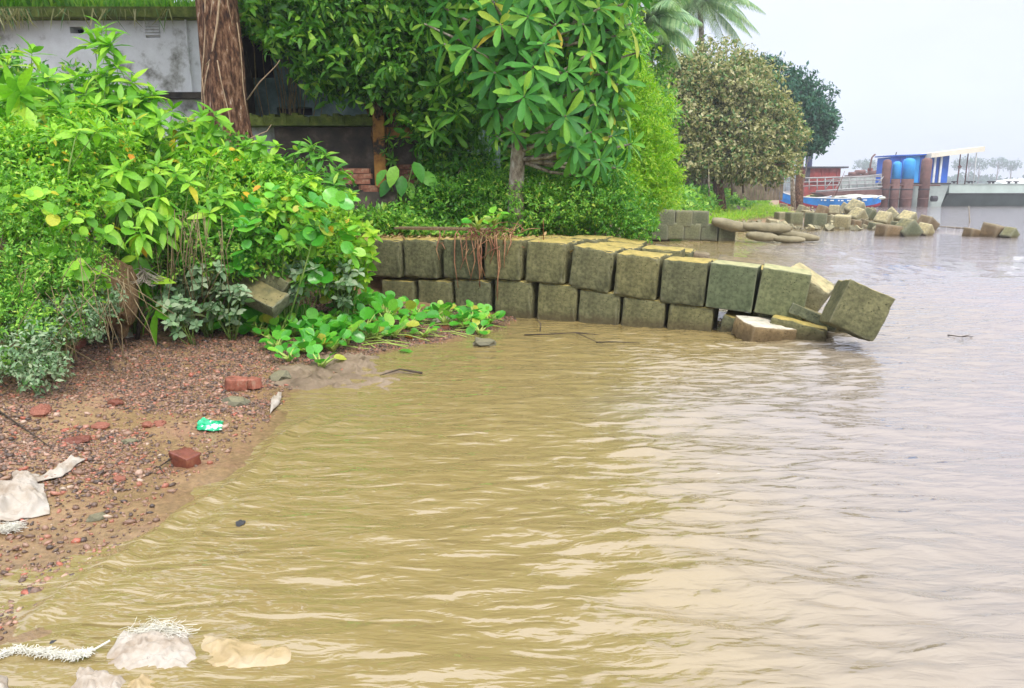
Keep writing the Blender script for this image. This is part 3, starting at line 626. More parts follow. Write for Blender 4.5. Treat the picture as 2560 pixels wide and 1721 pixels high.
brick_m = mat_noise('brick_red', [(.36, (.13, .05, .03)), (.55, (.32, .11, .065)), (.7, (.40, .25, .17))], 14, .7, .5, .006, 60)
brick_wet = mat_noise('brick_wet', [(.3, (.10, .03, .02)), (.6, (.22, .07, .04)), (.8, (.3, .15, .08))], 14, .35, .5, .006, 60)
bk = block_mesh('brick', 1, brick_m, .03, 50, 5, .04, (.2, .1, .075)); bkw = block_mesh('brick', 1, brick_wet, .03, 51, 5, .05, (.2, .1, .085))
def onb(px, py, dz=0, z0=.08):
    p = G(px, py, z0)
    for _ in range(4): p = G(px, py, max(0, hz(p.x, p.y)))
    return p + Vector((0, 0, dz))
block(bk, onb(592, 975, .045), R(20), R(5), R(4), 'left one of two broken red bricks on the gravel', None, (.8, 1.1, 1.2), 'brick', 'brick')
block(bk, onb(628, 972, .04), R(-25), R(-4), 0, 'right one of two broken red bricks on the gravel', None, (.65, 1, 1.05), 'brick', 'brick')
block(bkw, onb(467, 1162, .035), R(-28), R(9), R(6), 'dark wet brick at the edge of the water', None, (.68, 1.0, .9), 'brick', 'brick')
block(bk, onb(155, 870, .04), R(10), R(3), 0, 'pinkish brick slab at the foot of the left bush', None, (1.7, 1.8, .9), 'brick', 'brick')
for i, (x, y, s, mt, lb) in enumerate([(252, 1068, .045, brick_m, 'flat orange red brick chip on bare mud'), (370, 1065, .035, brick_m, 'small red brick chip left of the green wrapper'), (300, 1200, .03, brick_m, 'tiny red chip near the white rag'),
        (240, 1298, .035, conc_dark, 'black stone in the shallow puddle'), (192, 1105, .055, bkw.materials[0], 'long dark stone on the left mud'), (325, 1108, .035, conc_dark, 'dark stone between the mud and puddle'),
        (590, 1010, .08, conc_dark, 'grey broken stone under the two red bricks'), (1210, 862, .10, conc_dark, 'dark flat stone at the muddy shore before the groyne'), (700, 948, .09, conc_dark, 'dark green stone at the edge of the cloth sheet'),
        (600, 1310, .022, dk, 'small dark stone poking out of the water'), (130, 1612, .018, dk, 'dark pebble beside the frayed net rope'), (95, 1518, .012, dk, 'dark pebble alone on smooth wet silt'),
        (1175, 812, .05, brick_m, 'red brick chip on the mud below the water plants'), (1115, 822, .045, brick_wet, 'brown brick chip beside the white plastic scrap'), (290, 1010, .05, brick_wet, 'reddish lump pressed in the upper mud'), (400, 1060, .03, brick_m, 'small orange chip near the mud puddle'), (105, 1030, .07, brick_m, 'broad red brick smear at the left edge of the gravel')]):
    rock(mt, onb(x, y, s * .15), (s * 1.3, s, s), lb, 'brick chip' if 'chip' in lb or 'red' in lb.split() else 'stone', 'brick_chip' if 'chip' in lb else 'stone', i, 2, .55, random.uniform(0, 3))

# ------------------------------------------------------------------ cloth rubbish
cloth_w = mat_noise('white_sack', [(.3, (.22, .16, .10)), (.5, (.38, .33, .26)), (.75, (.47, .44, .38))], 7, .7, .3, .004, 90)
cloth_t = mat_noise('muddy_sack', [(.3, (.28, .20, .08)), (.5, (.38, .29, .15)), (.75, (.48, .40, .27))], 5, .5, .3, .004, 60)
cloth_b = mat_noise('geotextile', [(.3, (.09, .065, .035)), (.5, (.19, .14, .085)), (.75, (.28, .22, .145))], 4, .7, .5, .01, 30)
def cloth(name, quad, mat, label, cat, amp=.05, n=34, freq=5, seed=0, z0=.0, ground=True, bulge=.0, water_level=False):
    """crumpled sheet spread between four ground points"""
    a, b_, c_, d = [Vector(q) for q in quad]; V = []; Fc = []
    for i in range(n + 1):
        for j in range(n + 1):
            u, v = i / n, j / n; e_ = .09 * mn.noise(Vector((u * 3 + seed, v * 3, 1))); f_ = .09 * mn.noise(Vector((u * 3, v * 3 + seed, 4)))
            uu, vv = min(max(u + e_, -.1), 1.1), min(max(v + f_, -.1), 1.1)
            p = a * (1 - uu) * (1 - vv) + b_ * uu * (1 - vv) + c_ * uu * vv + d * (1 - uu) * vv
            q = Vector((p.x * freq, p.y * freq, seed)); r1 = 1 - abs(mn.noise(q)) * 2; r2 = 1 - abs(mn.noise(q * 2.3)) * 2; edge = min(1, 4 * min(u, v, 1 - u, 1 - v) + .15)
            zg = max(hz(p.x, p.y), -.02) if False else 0
            V.append((p, amp * (max(0, r1) ** 2 * .9 + max(0, r2) ** 2 * .4) * edge + bulge * math.sin(math.pi * min(max(u, 0), 1)) * math.sin(math.pi * min(max(v, 0), 1)))) 
    XY = np.array([(p.x, p.y) for p, _ in V]); hh = height(XY[:, 0], XY[:, 1]) if ground else np.zeros(len(XY))
    hh = np.maximum(hh, -.03) if water_level else hh
    VV = [(p.x, p.y, float(h_) + z0 + dz) for (p, dz), h_ in zip(V, hh)]
    for i in range(n):
        for j in range(n): k = i * (n + 1) + j; Fc.append((k, k + 1, k + n + 2, k + n + 1))
    mb = MB(); mb.add(VV, Fc); o = mb.obj(name, mat, None, True); md = o.modifiers.new('s', 'SOLIDIFY'); md.thickness = .004; return tag(o, label, cat)
def q4(*pts): return [onb(*p) for p in pts]
cloth('sack', q4((-60, 1320), (125, 1290), (110, 1215), (-60, 1200)), cloth_w, 'crumpled white woven sack on the mud at the left edge', 'sack', .05, 60, 9, 1, .003)
cloth('rag', q4((60, 1218), (150, 1200), (215, 1155), (190, 1150)), cloth_w, 'twisted white rag strip lying above the sack on the mud', 'rag', .035, 30, 10, 2, .01)
cloth('rag', q4((30, 1215), (90, 1225), (100, 1195), (35, 1190)), cloth_w, 'small white tangle of cloth joining the sack and the strip', 'rag', .035, 20, 12, 3, .01)
cloth('sack', [G(235, 1690), G(505, 1690), G(470, 1585), G(310, 1575)], cloth_w, 'large white sack floating half sunk near the bottom edge', 'sack', .02, 60, 16, 4, -.006, False, .02)
cloth('sack', [G(505, 1690), G(720, 1660), G(755, 1612), G(500, 1580)], cloth_t, 'muddy tan sack piece spread just under the water surface', 'sack', .02, 60, 9, 5, -.014, False, .014)
cloth('sack', [G(160, 1750), G(320, 1750), G(320, 1690), G(180, 1672)], cloth_w, 'folded pale sack at the bottom edge left of the frayed one', 'sack', .025, 50, 14, 6, -.012, False, .02)
cloth('sack', [G(285, 1750), G(420, 1745), G(400, 1690), G(320, 1684)], cloth_t, 'frayed pale sack at the bottom edge under the floating one', 'sack', .02, 50, 14, 7, -.014, False, .018)
cloth('sack', [G(-40, 1760), G(20, 1750), G(15, 1695), G(-40, 1690)], cloth_w, 'scrap of white sack in the bottom left corner', 'sack', .03, 20, 8, 8, 0, False, .02)
cloth('cloth_sheet', q4((665, 962), (1010, 985), (1090, 920), (700, 908)), cloth_b, 'beige geotextile sheet half buried where the mud meets the water', 'cloth sheet', .055, 90, 5, 9, -.012, True, .012, True)
cloth('cloth_sheet', q4((770, 925), (960, 935), (960, 890), (800, 885)), cloth_b, 'smaller folded beige cloth behind the half buried sheet', 'cloth sheet', .05, 60, 6, 10, .0, True, .015, True)
cloth('plastic_scrap', q4((1075, 812), (1135, 808), (1130, 792), (1085, 796)), cloth_w, 'white plastic scrap on the mud before the groyne', 'plastic scrap', .03, 16, 12, 11, .01)
cloth('plastic_scrap', q4((285, 852), (335, 848), (325, 825), (295, 828)), cloth_w, 'white plastic scrap beside the dark upright stick', 'plastic scrap', .03, 16, 12, 12, .01)
cloth('plastic_scrap', q4((870, 830), (900, 828), (895, 812), (872, 815)), cloth_w, 'tiny white scrap among the water plants', 'plastic scrap', .03, 12, 12, 13, .02)
cloth('wrapper', q4((675, 1040), (700, 1010), (705, 985), (680, 1000)), cloth_w, 'pale rag caught at the waterline beside the brown stone', 'rag', .03, 16, 12, 14, .01)
gw, t, b = newmat('green_wrapper'); nn_ = noise_tex(t, 22, 3)
t.links.new(ramp(t, nn_.outputs[0], [(.40, (.0, .30, .12)), (.55, (.02, .48, .2)), (.62, (.75, .8, .78))]).outputs[0], b.inputs['Base Color']); b.inputs['Roughness'].default_value = .15
cloth('wrapper', q4((492, 1078), (552, 1082), (560, 1060), (495, 1056)), gw, 'shiny green and white plastic wrapper on the muddy gravel', 'wrapper', .03, 20, 14, 15, .01)
# frayed net rope and fibres
fib = mat_noise('white_fibre', [(.3, (.52, .5, .40)), (.7, (.74, .73, .64))], 9, .8, .2)
def strands(name, path, rad, count, label, cat, length=.12, thick=.0016, mat=fib):
    pts = [Vector(p) for p in path]; mb = MB()
    for i in range(count):
        s = random.random() * (len(pts) - 1); k = int(s); p = pts[k].lerp(pts[k + 1], s - k) if k + 1 < len(pts) else pts[-1]; d = (pts[min(k + 1, len(pts) - 1)] - pts[k]).normalized()
        p = p + Vector([random.gauss(0, rad * .4) for _ in range(3)]); p.z = abs(p.z - pts[0].z) * .8 + pts[0].z; c_ = [p]; v = d * random.choice((-1, 1)) + Vector([random.gauss(0, .7) for _ in range(3)])
        for q in range(4): v += Vector([random.gauss(0, .6) for _ in range(3)]); v.z = v.z * .4 - (c_[-1].z - pts[0].z) * 9; c_.append(c_[-1] + v.normalized() * length / 4)
        mb.tube(c_, thick, 3, False)
    o = mb.obj(name, mat); return tag(o, label, cat)
strands('net_rope', [G(-20, 1645, .015), G(40, 1622, .02), G(120, 1630, .02), G(190, 1640, .015), G(215, 1638, .01)], .010, 700, 'frayed pale green net rope trailing along the wet silt', 'rope', .03, .0010)
strands('fibre_tuft', [G(320, 1590, .008), G(385, 1572, .012), G(450, 1585, .006)],   .03, 200, 'tuft of loose white fibres on the floating sack', 'fibre tuft', .06, .0007)
strands('fibre_tuft', q4((0, 1325), (40, 1330)), .03, 260, 'tuft of frayed white fibres below the sack at left edge', 'fibre tuft', .045, .0009)
mb = MB(); pts = [G(205, 1640, .01), G(240, 1622, .012), G(275, 1602, .02)]; mb.tube(pts, .004, 6); tag(mb.obj('cord', fib, None, True), 'thin pale cord between the net rope and floating sack', 'cord')

# ------------------------------------------------------------------ sticks and branches
def branch(name, paths, rad, mat, label, cat, n=6):
    mb = MB()
    for p in paths: mb.tube(p, [rad * (1 - .7 * i / max(1, len(p) - 1)) for i in range(len(p))], n)
    return tag(mb.obj(name, mat, None, True), label, cat)
dkw = mat_noise('dark_wood', [(.3, (.02, .015, .01)), (.7, (.08, .055, .035))], 12, .7, .4)
branch('branch', [[G(1310, 838, .01), G(1370, 836, .03), G(1440, 832, .04), G(1480, 850, .03), G(1510, 862, 0)], [G(1490, 856, .01), G(1540, 855, .03), G(1600, 858, .01)], [G(1440, 832, .04), G(1500, 838, .02)], [G(1350, 830, 0), G(1352, 810, .08), G(1338, 795, .1)]], .008, dkw, 'thin dark branched stick lying on the water before the groyne', 'branch')
branch('stick', [[onb(343, 850), onb(343, 850) + Vector((.02, .02, .13)), onb(343, 850) + Vector((.035, .03, .28))]], .022, dkw, 'dark upright stick at the top of the gravel', 'stick')
branch('stick', [[onb(1055, 942, .03), onb(1000, 935, .04), onb(950, 945, .02)]], .012, dkw, 'dark stick on the far edge of the cloth sheet', 'stick')
branch('floating_twig', [[G(2370, 838, .0), G(2400, 842, .012), G(2438, 842, .0)], [G(2405, 842, .0), G(2425, 838, .03)]], .007, dkw, 'small dark twig floating alone on the open river', 'twig')
branch('stick', [[onb(0, 1040, .03), onb(70, 1085, .02), onb(130, 1125, .01)]], .006, dkw, 'thin dark stick across the mud at the left edge', 'stick')
branch('twig', [[onb(430, 1150, .01), onb(400, 1185, .04), onb(385, 1195, .05)], [onb(400, 1185, .04), onb(415, 1200, .02)]], .005, dkw, 'forked twig left of the dark wet brick', 'twig')
p0 = G(2425, 572, -.3); branch('stake', [[p0, D(2422, 515, p0.y)]], .045, bark_pale, 'thin leaning stake standing in the river', 'stake')
branch('pole', [[G(2433, 573, .02), G(2370, 568, .03), G(2280, 562, .06)]], .04, bark_pale, 'long pole floating flat from the leaning stake to the blocks', 'pole')
p0 = G(2278, 545, -.2); branch('stake', [[p0, D(2278, 525, p0.y)]], .03, bark_pale, 'short thin stake behind the river cluster of blocks', 'stake')

# ------------------------------------------------------------------ buildings and walls behind the bushes
white_wall = mat_noise('stained_whitewash', [(.30, (.12, .12, .10)), (.38, (.38, .38, .35)), (.46, (.66, .67, .66)), (.7, (.80, .82, .82))], 1.7, .9, .3, .01, 18)
dark_wall = mat_noise('blackened_plaster', [(.3, (.018, .018, .016)), (.55, (.07, .055, .042)), (.68, (.15, .12, .09)), (.8, (.32, .28, .2))], 2.6, .85, .5, .015, 20)
orange_wall = mat_noise('orange_plaster', [(.42, (.045, .035, .025)), (.50, (.36, .16, .04)), (.7, (.55, .28, .07))], 4, .85, .4, .01, 22)
moss_m = mat_noise('moss', [(.3, (.05, .07, .015)), (.55, (.13, .17, .03)), (.75, (.26, .27, .06))], 7, .95, .9, .03, 30)
teal_wall = mat_noise('damp_wall', [(.3, (.03, .06, .06)), (.55, (.14, .21, .20)), (.75, (.30, .36, .33))], 2.2, .9, .3, .01, 16)
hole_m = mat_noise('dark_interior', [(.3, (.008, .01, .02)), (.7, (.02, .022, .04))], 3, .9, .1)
BYd = 13.6
bx = lambda px: D(px, 300, BYd).x
bzz = lambda py, Y=BYd: D(1280, py, Y).z
def boxb(mb, x0, x1, y0, y1, z0, z1): mb.box(((x0 + x1) / 2, (y0 + y1) / 2, (z0 + z1) / 2), (x1 - x0, y1 - y0, z1 - z0))
bld = empty('building', (bx(300), BYd + 2, 1.0), 'low whitewashed building with stained walls and grass on its flat roof', 'building')
# front wall built round its two vent openings
zt, zl = bzz(100), bzz(232); vx = [bx(199), bx(232), bx(383), bx(419)]; vz = [bzz(66), bzz(84), bzz(57), bzz(93)]
mb = MB(); x0, x1 = bx(-420), bx(600); zroof = bzz(52)
v1 = (bx(199), bx(233), bzz(84), bzz(67)); v2 = (bx(383), bx(419), bzz(95), bzz(58))
v1 = (v1[0], v1[1], v1[2], v1[3]); ys0, ys1 = BYd, BYd + .25
zb1, zt1 = min(v1[2], v2[2]), max(v1[3], v2[3])
boxb(mb, x0, x1, ys0, ys1, zl, zb1); boxb(mb, x0, x1, ys0, ys1, zt1, zroof)
boxb(mb, x0, v1[0], ys0, ys1, zb1, zt1); boxb(mb, v1[1], v2[0], ys0, ys1, zb1, zt1); boxb(mb, v2[1], x1, ys0, ys1, zb1, zt1)
boxb(mb, v1[0], v1[1], ys0, ys1, zb1, v1[2]) if v1[2] > zb1 + .01 else None
boxb(mb, v1[0], v1[1], ys0, ys1, v1[3], zt1) if v1[3] < zt1 - .01 else None
mb.obj('wall', white_wall, bld)
mb = MB(); boxb(mb, x0, x1, BYd - .002 + .1, BYd + .35, .9, zl - .10); mb.obj('lower_wall', white_wall, bld)
mb = MB(); boxb(mb, x0, x1, BYd - .10, BYd + .3, zl - .10, zl - .002); mb.obj('ledge', dark_wall, bld)
mb = MB(); boxb(mb, x0 - .1, x1 + .3, BYd - .28, BYd + 6, zroof + .002, zroof + .16); mb.obj('roof', moss_m, bld)
mb = MB(); boxb(mb, v1[0] - .05, v1[1] + .05, BYd + .26, BYd + .3, zb1 - .05, zt1 + .05); boxb(mb, v2[0] - .05, v2[1] + .05, BYd + .26, BYd + .3, zb1 - .05, zt1 + .05); mb.obj('vent_back', hole_m, bld)
vent = MB(); boxb(vent, v2[0], v2[1], BYd + .2, BYd + .24, v2[2], v2[3]); vo = vent.obj('vent', hole_m, bld)
me = None
for i in range(5):
    z = v2[2] + (v2[3] - v2[2]) * (i + .5) / 5
    mb = MB(); mb.box(((v2[0] + v2[1]) / 2, BYd + .06, z), (v2[1] - v2[0] - .004, .16, .03), Matrix.Rotation(R(-25), 3, 'X'))
    mb.obj('slat', white_wall, vo)
mb = MB(); boxb(mb, x1 - .3, x1 - .05, BYd + .4, BYd + 6, .9, zroof); mb.obj('side_wall', dark_wall, bld)
# drain pipe
mb = MB(); mb.tube([(bx(486), BYd - .05, bzz(40)), (bx(487), BYd - .05, bzz(130)), (bx(490), BYd - .05, bzz(232))], .018, 6); mb.obj('pipe', white_wall, bld)

b2Y = 14.6
bl2 = empty('building', (D(720, 300, b2Y).x, b2Y + 1, 1.0), 'damp grey green outbuilding with dark openings behind the big trunk', 'building')
X2 = lambda px: D(px, 300, b2Y).x; Z2 = lambda py: D(1280, py, b2Y).z
mb = MB(); s0, s1, sz0, sz1 = X2(694), X2(782), Z2(289), Z2(269)
w0, w1, wz0, wz1 = X2(560), X2(692), Z2(195), Z2(100)
boxb(mb, X2(540), X2(1250), b2Y, b2Y + .2, .9, sz0); boxb(mb, X2(540), s0, b2Y, b2Y + .2, sz0, sz1); boxb(mb, s1, X2(1250), b2Y, b2Y + .2, sz0, sz1)
boxb(mb, X2(540), X2(1250), b2Y, b2Y + .2, sz1, wz0); boxb(mb, X2(540), w0, b2Y, b2Y + .2, wz0, wz1); boxb(mb, w1, X2(1250), b2Y, b2Y + .2, wz0, wz1)
mb.obj('wall', teal_wall, bl2)
mb = MB(); boxb(mb, X2(540), X2(1250), b2Y - .35, b2Y + 3, wz1 + .002, wz1 + .14); mb.obj('roof', moss_m, bl2)
mb = MB(); boxb(mb, s0 - .1, s1 + .1, b2Y + .22, b2Y + .3, sz0 - .1, sz1 + .1); mb.obj('window', hole_m, bl2)
mb = MB(); boxb(mb, w0 - .1, w1 + .1, b2Y + .22, b2Y + .3, wz0 - .1, wz1 + .1); mb.obj('window', hole_m, bl2)

cw = empty('compound_wall', (D(800, 460, 12.6).x, 12.6, 1.0), 'blackened compound wall with mossy coping and a patch of orange plaster', 'wall')
X3 = lambda px: D(px, 400, 12.6).x; Z3 = lambda py: D(1280, py, 12.6).z
mb = MB(); boxb(mb, X3(690), X3(938), 12.6, 12.78, .9, Z3(318)); mb.obj('panel', dark_wall, cw)
mb = MB(); boxb(mb, X3(560), X3(688), 12.9, 13.0, .9, Z3(314)); mb.obj('panel', white_wall, cw)
mb = MB()
n = 24
for i in range(n):
    xa = X3(600) + (X3(940) - X3(600)) * i / n; xb = X3(600) + (X3(940) - X3(600)) * (i + 1) / n
    boxb(mb, xa, xb + .001 * (i % 2), 12.48 - random.uniform(0, .03), 12.86, Z3(316), Z3(291) + random.uniform(-.03, .04))
mb.obj('coping', moss_m, cw)
mb = MB(); boxb(mb, X3(940), X3(968), 12.42, 12.8, .9, Z3(262)); mb.obj('pilaster', orange_wall, cw)
mb = MB(); boxb(mb, X3(970), X3(1068), 12.55, 12.75, .9, Z3(345)); mb.obj('panel', dark_wall, cw)
mb = MB(); boxb(mb, X3(970), X3(1068), 12.551, 12.751, Z3(345) + .002, Z3(258)); mb.obj('panel', orange_wall, cw)
mb = MB(); boxb(mb, X3(1069), X3(1098), 12.3, 12.7, .9, Z3(372)); mb.obj('pillar', dark_wall, cw)
bkd = MB(); bkd.box((0, 0, 0), (.23, .11, .07)); bkm = bkd.mesh('brick', mat_noise('old_brick', [(.3, (.09, .04, .03)), (.55, (.24, .10, .06)), (.75, (.34, .25, .17))], 9, .9, .5, .006, 40))
def bricks(root, spots):
    for x, y, z, r in spots:
        o = bpy.data.objects.new('brick', bkm); C.objects.link(o); o.parent = root; o.location = Vector((x, y, z)) - root.location; o.rotation_euler = (random.uniform(-.05, .05), random.uniform(-.05, .05), r)
bricks(cw, [(X3(1076) + (i % 2) * .12 - .02, 12.42, Z3(372) + .04 + .078 * (i // 2), random.uniform(-.08, .08) + (0)) for i in range(8)])
bricks(cw, [(X3(1010 + 18 * i + (9 if k % 2 else 0)), 12.56 - .03, Z3(418) + .08 * -k, 0) for k in range(4) for i in range(3)])
bp = empty('brick_pile', (D(890, 460, 12.1).x, 12.1, 1.0), 'small stack of old bricks against the blackened wall', 'brick pile')
bricks(bp, [(D(872 + 34 * (i % 2) + 5 * (i // 2 % 2), 440, 11.6).x, 11.6, D(1280, 455, 11.6).z + .078 * (i // 2), random.uniform(-.1, .1)) for i in range(6)] + [(D(918, 460, 11.5).x, 11.5, D(1280, 470, 11.5).z, .5), (D(930, 470, 11.4).x, 11.4, D(1280, 476, 11.4).z, -.4)])
pl = MB(); pl.box((D(890, 470, 12.0).x, 11.75, D(1280, 480, 11.6).z - .35), (1.5, .9, .7)); pl.obj('base', dark_wall, bp)

# ------------------------------------------------------------------ large trunk with aerial roots
TY = 11.3
tr = empty('large_tree', (D(572, 360, TY).x, TY, .9), 'huge reddish brown tree trunk with pale aerial roots running down it', 'tree')
path = [(590, 480, .40), (580, 400, .36), (570, 330, .33), (566, 280, .31), (562, 210, .295), (556, 130, .28), (548, 60, .27), (542, 0, .262), (536, -90, .255), (530, -220, .24), (528, -400, .22)]
V = []; Fc = []; k = 40
PT = []
for i in range(len(path) - 1):
    for q in range(5):
        s = q / 5; PT.append(tuple(path[i][j] * (1 - s) + path[i + 1][j] * s for j in range(3)))
cen = []
for i, (x, y, r) in enumerate(PT):
    c_ = D(x, y, TY); cen.append((c_, r))
    for q in range(k):
        th = q * 2 * math.pi / k; fl = 1 + .06 * math.sin(th * 5 + c_.z) + .05 * math.sin(th * 9 + c_.z * 1.7) + .07 * mn.noise(Vector((math.cos(th) * 3, math.sin(th) * 3, c_.z * 1.2))) + .05 * mn.noise(Vector((math.cos(th) * 9, math.sin(th) * 9, c_.z * 2.5)))
        V.append(c_ + Vector((math.cos(th), math.sin(th), 0)) * r * fl)
for i in range(len(PT) - 1):
    for q in range(k): Fc.append((i * k + q, i * k + (q + 1) % k, (i + 1) * k + (q + 1) % k, (i + 1) * k + q))
mb = MB(); mb.add(V, Fc); mb.obj('trunk', bark, tr, True)
def on_trunk(px, py, lift=1.04):
    """point on the trunk's river side at that height and side offset"""
    c0 = D(px, py, TY); i = min(range(len(cen)), key=lambda q: abs(cen[q][0].z - c0.z)); c_, r = cen[i]; dx = max(-.97, min(.97, (c0.x - c_.x) / r)); return Vector((c_.x + dx * r * lift, c_.y - math.sqrt(1 - dx * dx) * r * lift, c0.z))
for j, (pts, rad) in enumerate([([(533, -60), (532, 20), (533, 80), (528, 140), (520, 190), (516, 240), (505, 300), (498, 360)], .012), ([(566, -60), (564, 10), (561, 70), (552, 130), (546, 160), (535, 170)], .018), ([(546, 160), (536, 190), (530, 220), (525, 260)], .011),
        ([(552, 0), (548, 30), (545, 60)], .008), ([(600, 60), (606, 130), (612, 220), (622, 300), (628, 370)], .011), ([(575, -40), (580, 20), (590, 70)], .009), ([(563, 160), (572, 210), (590, 290), (600, 350)], .009), ([(520, 200), (530, 260), (527, 330)], .008)]):
    mb = MB(); mb.tube([on_trunk(*p) for p in pts], [rad * (1 - .4 * i / len(pts)) for i in range(len(pts))], 7); mb.obj('aerial_root', root_pale, tr, True)
# crown high above the frame, with limbs
topc = cen[-1][0]
limbs = MB(); tipsx = []
for i in range(9):
    a = i * 2.399; e_ = topc + Vector((math.cos(a) * 2.6, math.sin(a) * 1.8 - .2, random.uniform(1.0, 2.4))); tipsx.append(e_); limbs.tube([topc - Vector((0, 0, .5)), topc.lerp(e_, .4) + Vector((0, 0, .3)), e_], [.16, .09, .03], 7)
limbs.obj('limb', bark, tr, True)
fine_mass(tr, [(topc.x, topc.y - .2, topc.z + 2.2, 3.6, 2.6, 1.5), (topc.x + 2.4, topc.y, topc.z + 1.6, 2.4, 2.0, 1.1), (topc.x - 2.6, topc.y - .5, topc.z + 1.7, 2.2, 2, 1.1), (topc.x + 3.6, topc.y + 1.5, topc.z + 3.4, 2.6, 2, 1.8), (topc.x - 4, topc.y + 1, topc.z + 3.4, 3, 2, 1.8)], 3600, 8, .20, 'small', LM['mid'])
# hanging twig stubs beside the trunk
branch('bare_twig', [[D(618, 250, 11.0), D(650, 205, 10.9), D(690, 165, 10.8), D(700, 150, 10.8)]], .012, root_pale, 'bare pale twig leaning out from the right of the large trunk', 'twig')
branch('bare_twig', [[D(600, 360, 10.9), D(640, 340, 10.9), D(668, 328, 10.9), D(678, 312, 10.9)]], .012, root_pale, 'bare twig low on the right side of the large trunk', 'twig')

# ------------------------------------------------------------------ shrubs
def shrub(name, label, base, tips, n, L, lm, kind='big', width=1.0, single=120, group=None, spread=(35, 100), droop=.1, rad=.012, cat='shrub', extra=None, stem=twig_green, axb=None):
    """branching shrub: curved stems that end in rosettes of leaves; extra = whorls lower on the stems"""
    root = empty(name, base, label, cat, group); stems(root, base, tips, rad, stem)
    T = []; A = []
    cb = Vector(base)
    for tp in tips:
        tp = Vector(tp); ax = (tp - cb).normalized() + Vector((random.gauss(0, .25), random.gauss(0, .25) - .25, .35)); T.append(tp); A.append(ax)
        for q in range(extra or 0):
            s = random.uniform(.55, .95); T.append(cb.lerp(tp, s) + Vector([random.gauss(0, L * .4) for _ in range(3)])); A.append(Vector((random.gauss(0, .7), random.gauss(0, .5) - .4, .5)))
    P, Dv, U, Ls = rosettes(T, A, n, L, spread, droop); put_leaves(root, P, Dv, U, Ls, kind, lm, width, single); return root
def tips_in(polys, n, Yr):
    out = []
    for _ in range(n):
        x0, y0, x1, y1 = random.choice(polys); out.append(D(random.uniform(x0, x1), random.uniform(y0, y1), random.uniform(*Yr)))
    return out
gnd = lambda px, Y: Vector((D(px, 600, Y).x, Y, hz(D(px, 600, Y).x, Y) - .03))
# silhouette-shaping big leaf shrubs, from the back to the front
shrub('broadleaf_shrub', 'tall broadleaf shrub at the left edge with the largest upright leaves', gnd(20, 7.4), [D(80, 130, 7.2), D(20, 150, 7.3), D(-60, 120, 7.2), D(120, 190, 7.0), D(40, 230, 6.9), D(-30, 260, 6.9), D(150, 260, 7.0), D(190, 330, 6.8), D(90, 330, 6.7), D(0, 370, 6.6), D(-60, 350, 6.7), D(60, 430, 6.5), D(-120, 230, 7.2)], 11, .30, LM['bright'], 'big', 1.25, 170, extra=2)
shrub('broadleaf_shrub', 'broadleaf shrub whose leafy tip rises highest before the white wall', gnd(260, 8.2), [D(255, 70, 8.0), D(272, 110, 7.9), D(235, 105, 8.1), D(290, 160, 7.9), D(255, 180, 7.8), D(330, 200, 7.9), D(355, 240, 7.9), D(385, 235, 8.0), D(300, 250, 7.7), D(240, 260, 7.6), D(340, 300, 7.6), D(400, 300, 7.7), D(290, 330, 7.4), D(210, 230, 7.7), D(190, 190, 7.8)], 11, .27, LM['bright'], 'big', 1.15, 180, extra=3)
shrub('broadleaf_shrub', 'broadleaf shrub sloping down towards the large trunk', gnd(440, 8.6), [D(430, 270, 8.5), D(470, 300, 8.5), D(505, 290, 8.4), D(540, 285, 8.3), D(430, 340, 8.2), D(480, 360, 8.2), D(390, 350, 8.1), D(410, 400, 7.9), D(460, 410, 8.0), D(350, 400, 7.8), D(500, 340, 8.4)], 9, .25, LM['bright'], 'big', 1.1, 150, extra=3)
shrub('broadleaf_shrub', 'shrub with long drooping light green leaves in the middle of the left bank', gnd(300, 6.9), [D(260, 470, 6.6), D(310, 500, 6.5), D(360, 520, 6.5), D(400, 490, 6.7), D(230, 420, 6.8), D(300, 430, 6.8), D(200, 510, 6.5), D(430, 540, 6.7), D(270, 560, 6.4), D(350, 580, 6.4), D(160, 450, 6.7), D(380, 430, 6.9)], 10, .25, LM['bright'], 'big', 1.15, 170, droop=.6, spread=(50, 120), extra=1)
shrub('rosette_shrub', 'dark green rosette shrub standing before the blackened wall', gnd(800, 9.0), [D(745, 375, 8.9), D(780, 365, 8.9), D(815, 385, 8.8), D(845, 420, 8.7), D(790, 430, 8.6), D(740, 430, 8.6), D(835, 460, 8.5), D(710, 400, 8.8)], 12, .22, LM['mid'], 'big', 1.0, 90, extra=2)
shrub('leafy_shrub', 'shrub of mid green oval leaves at the foot of the large trunk', gnd(610, 8.7), tips_in([(540, 350, 720, 480)], 24, (8.0, 8.8)), 9, .15, LM['bright'], 'oval', 1.1, 140, extra=3)
shrub('leafy_shrub', 'yellow green oval leaved shrub overhanging the left end of the groyne', gnd(850, 8.4), tips_in([(780, 480, 890, 600), (800, 560, 935, 680), (840, 600, 935, 660)], 34, (7.8, 8.5)), 9, .13, LM['lime'], 'oval', 1.1, 200, extra=2)
shrub('leafy_shrub', 'oval leaved shrub in the centre of the left bank with some yellow leaves', gnd(650, 8.0), tips_in([(520, 440, 800, 620)], 44, (7.3, 8.0)), 9, .14, LM['bright'], 'oval', 1.05, 220, extra=2)
shrub('broadleaf_shrub', 'broadleaf shrub leaning forward at the left edge below the tall one', gnd(80, 6.6), tips_in([(-60, 300, 260, 470), (0, 420, 200, 520)], 20, (6.2, 6.6)), 9, .19, LM['bright'], 'big', 1.2, 160, extra=1)
shrub('broadleaf_shrub', 'broadleaf shrub between the drooping one and the central bushes', gnd(480, 7.6), tips_in([(380, 330, 600, 520), (420, 420, 560, 600)], 20, (7.0, 7.6)), 9, .18, LM['bright'], 'big', 1.15, 160, extra=1)
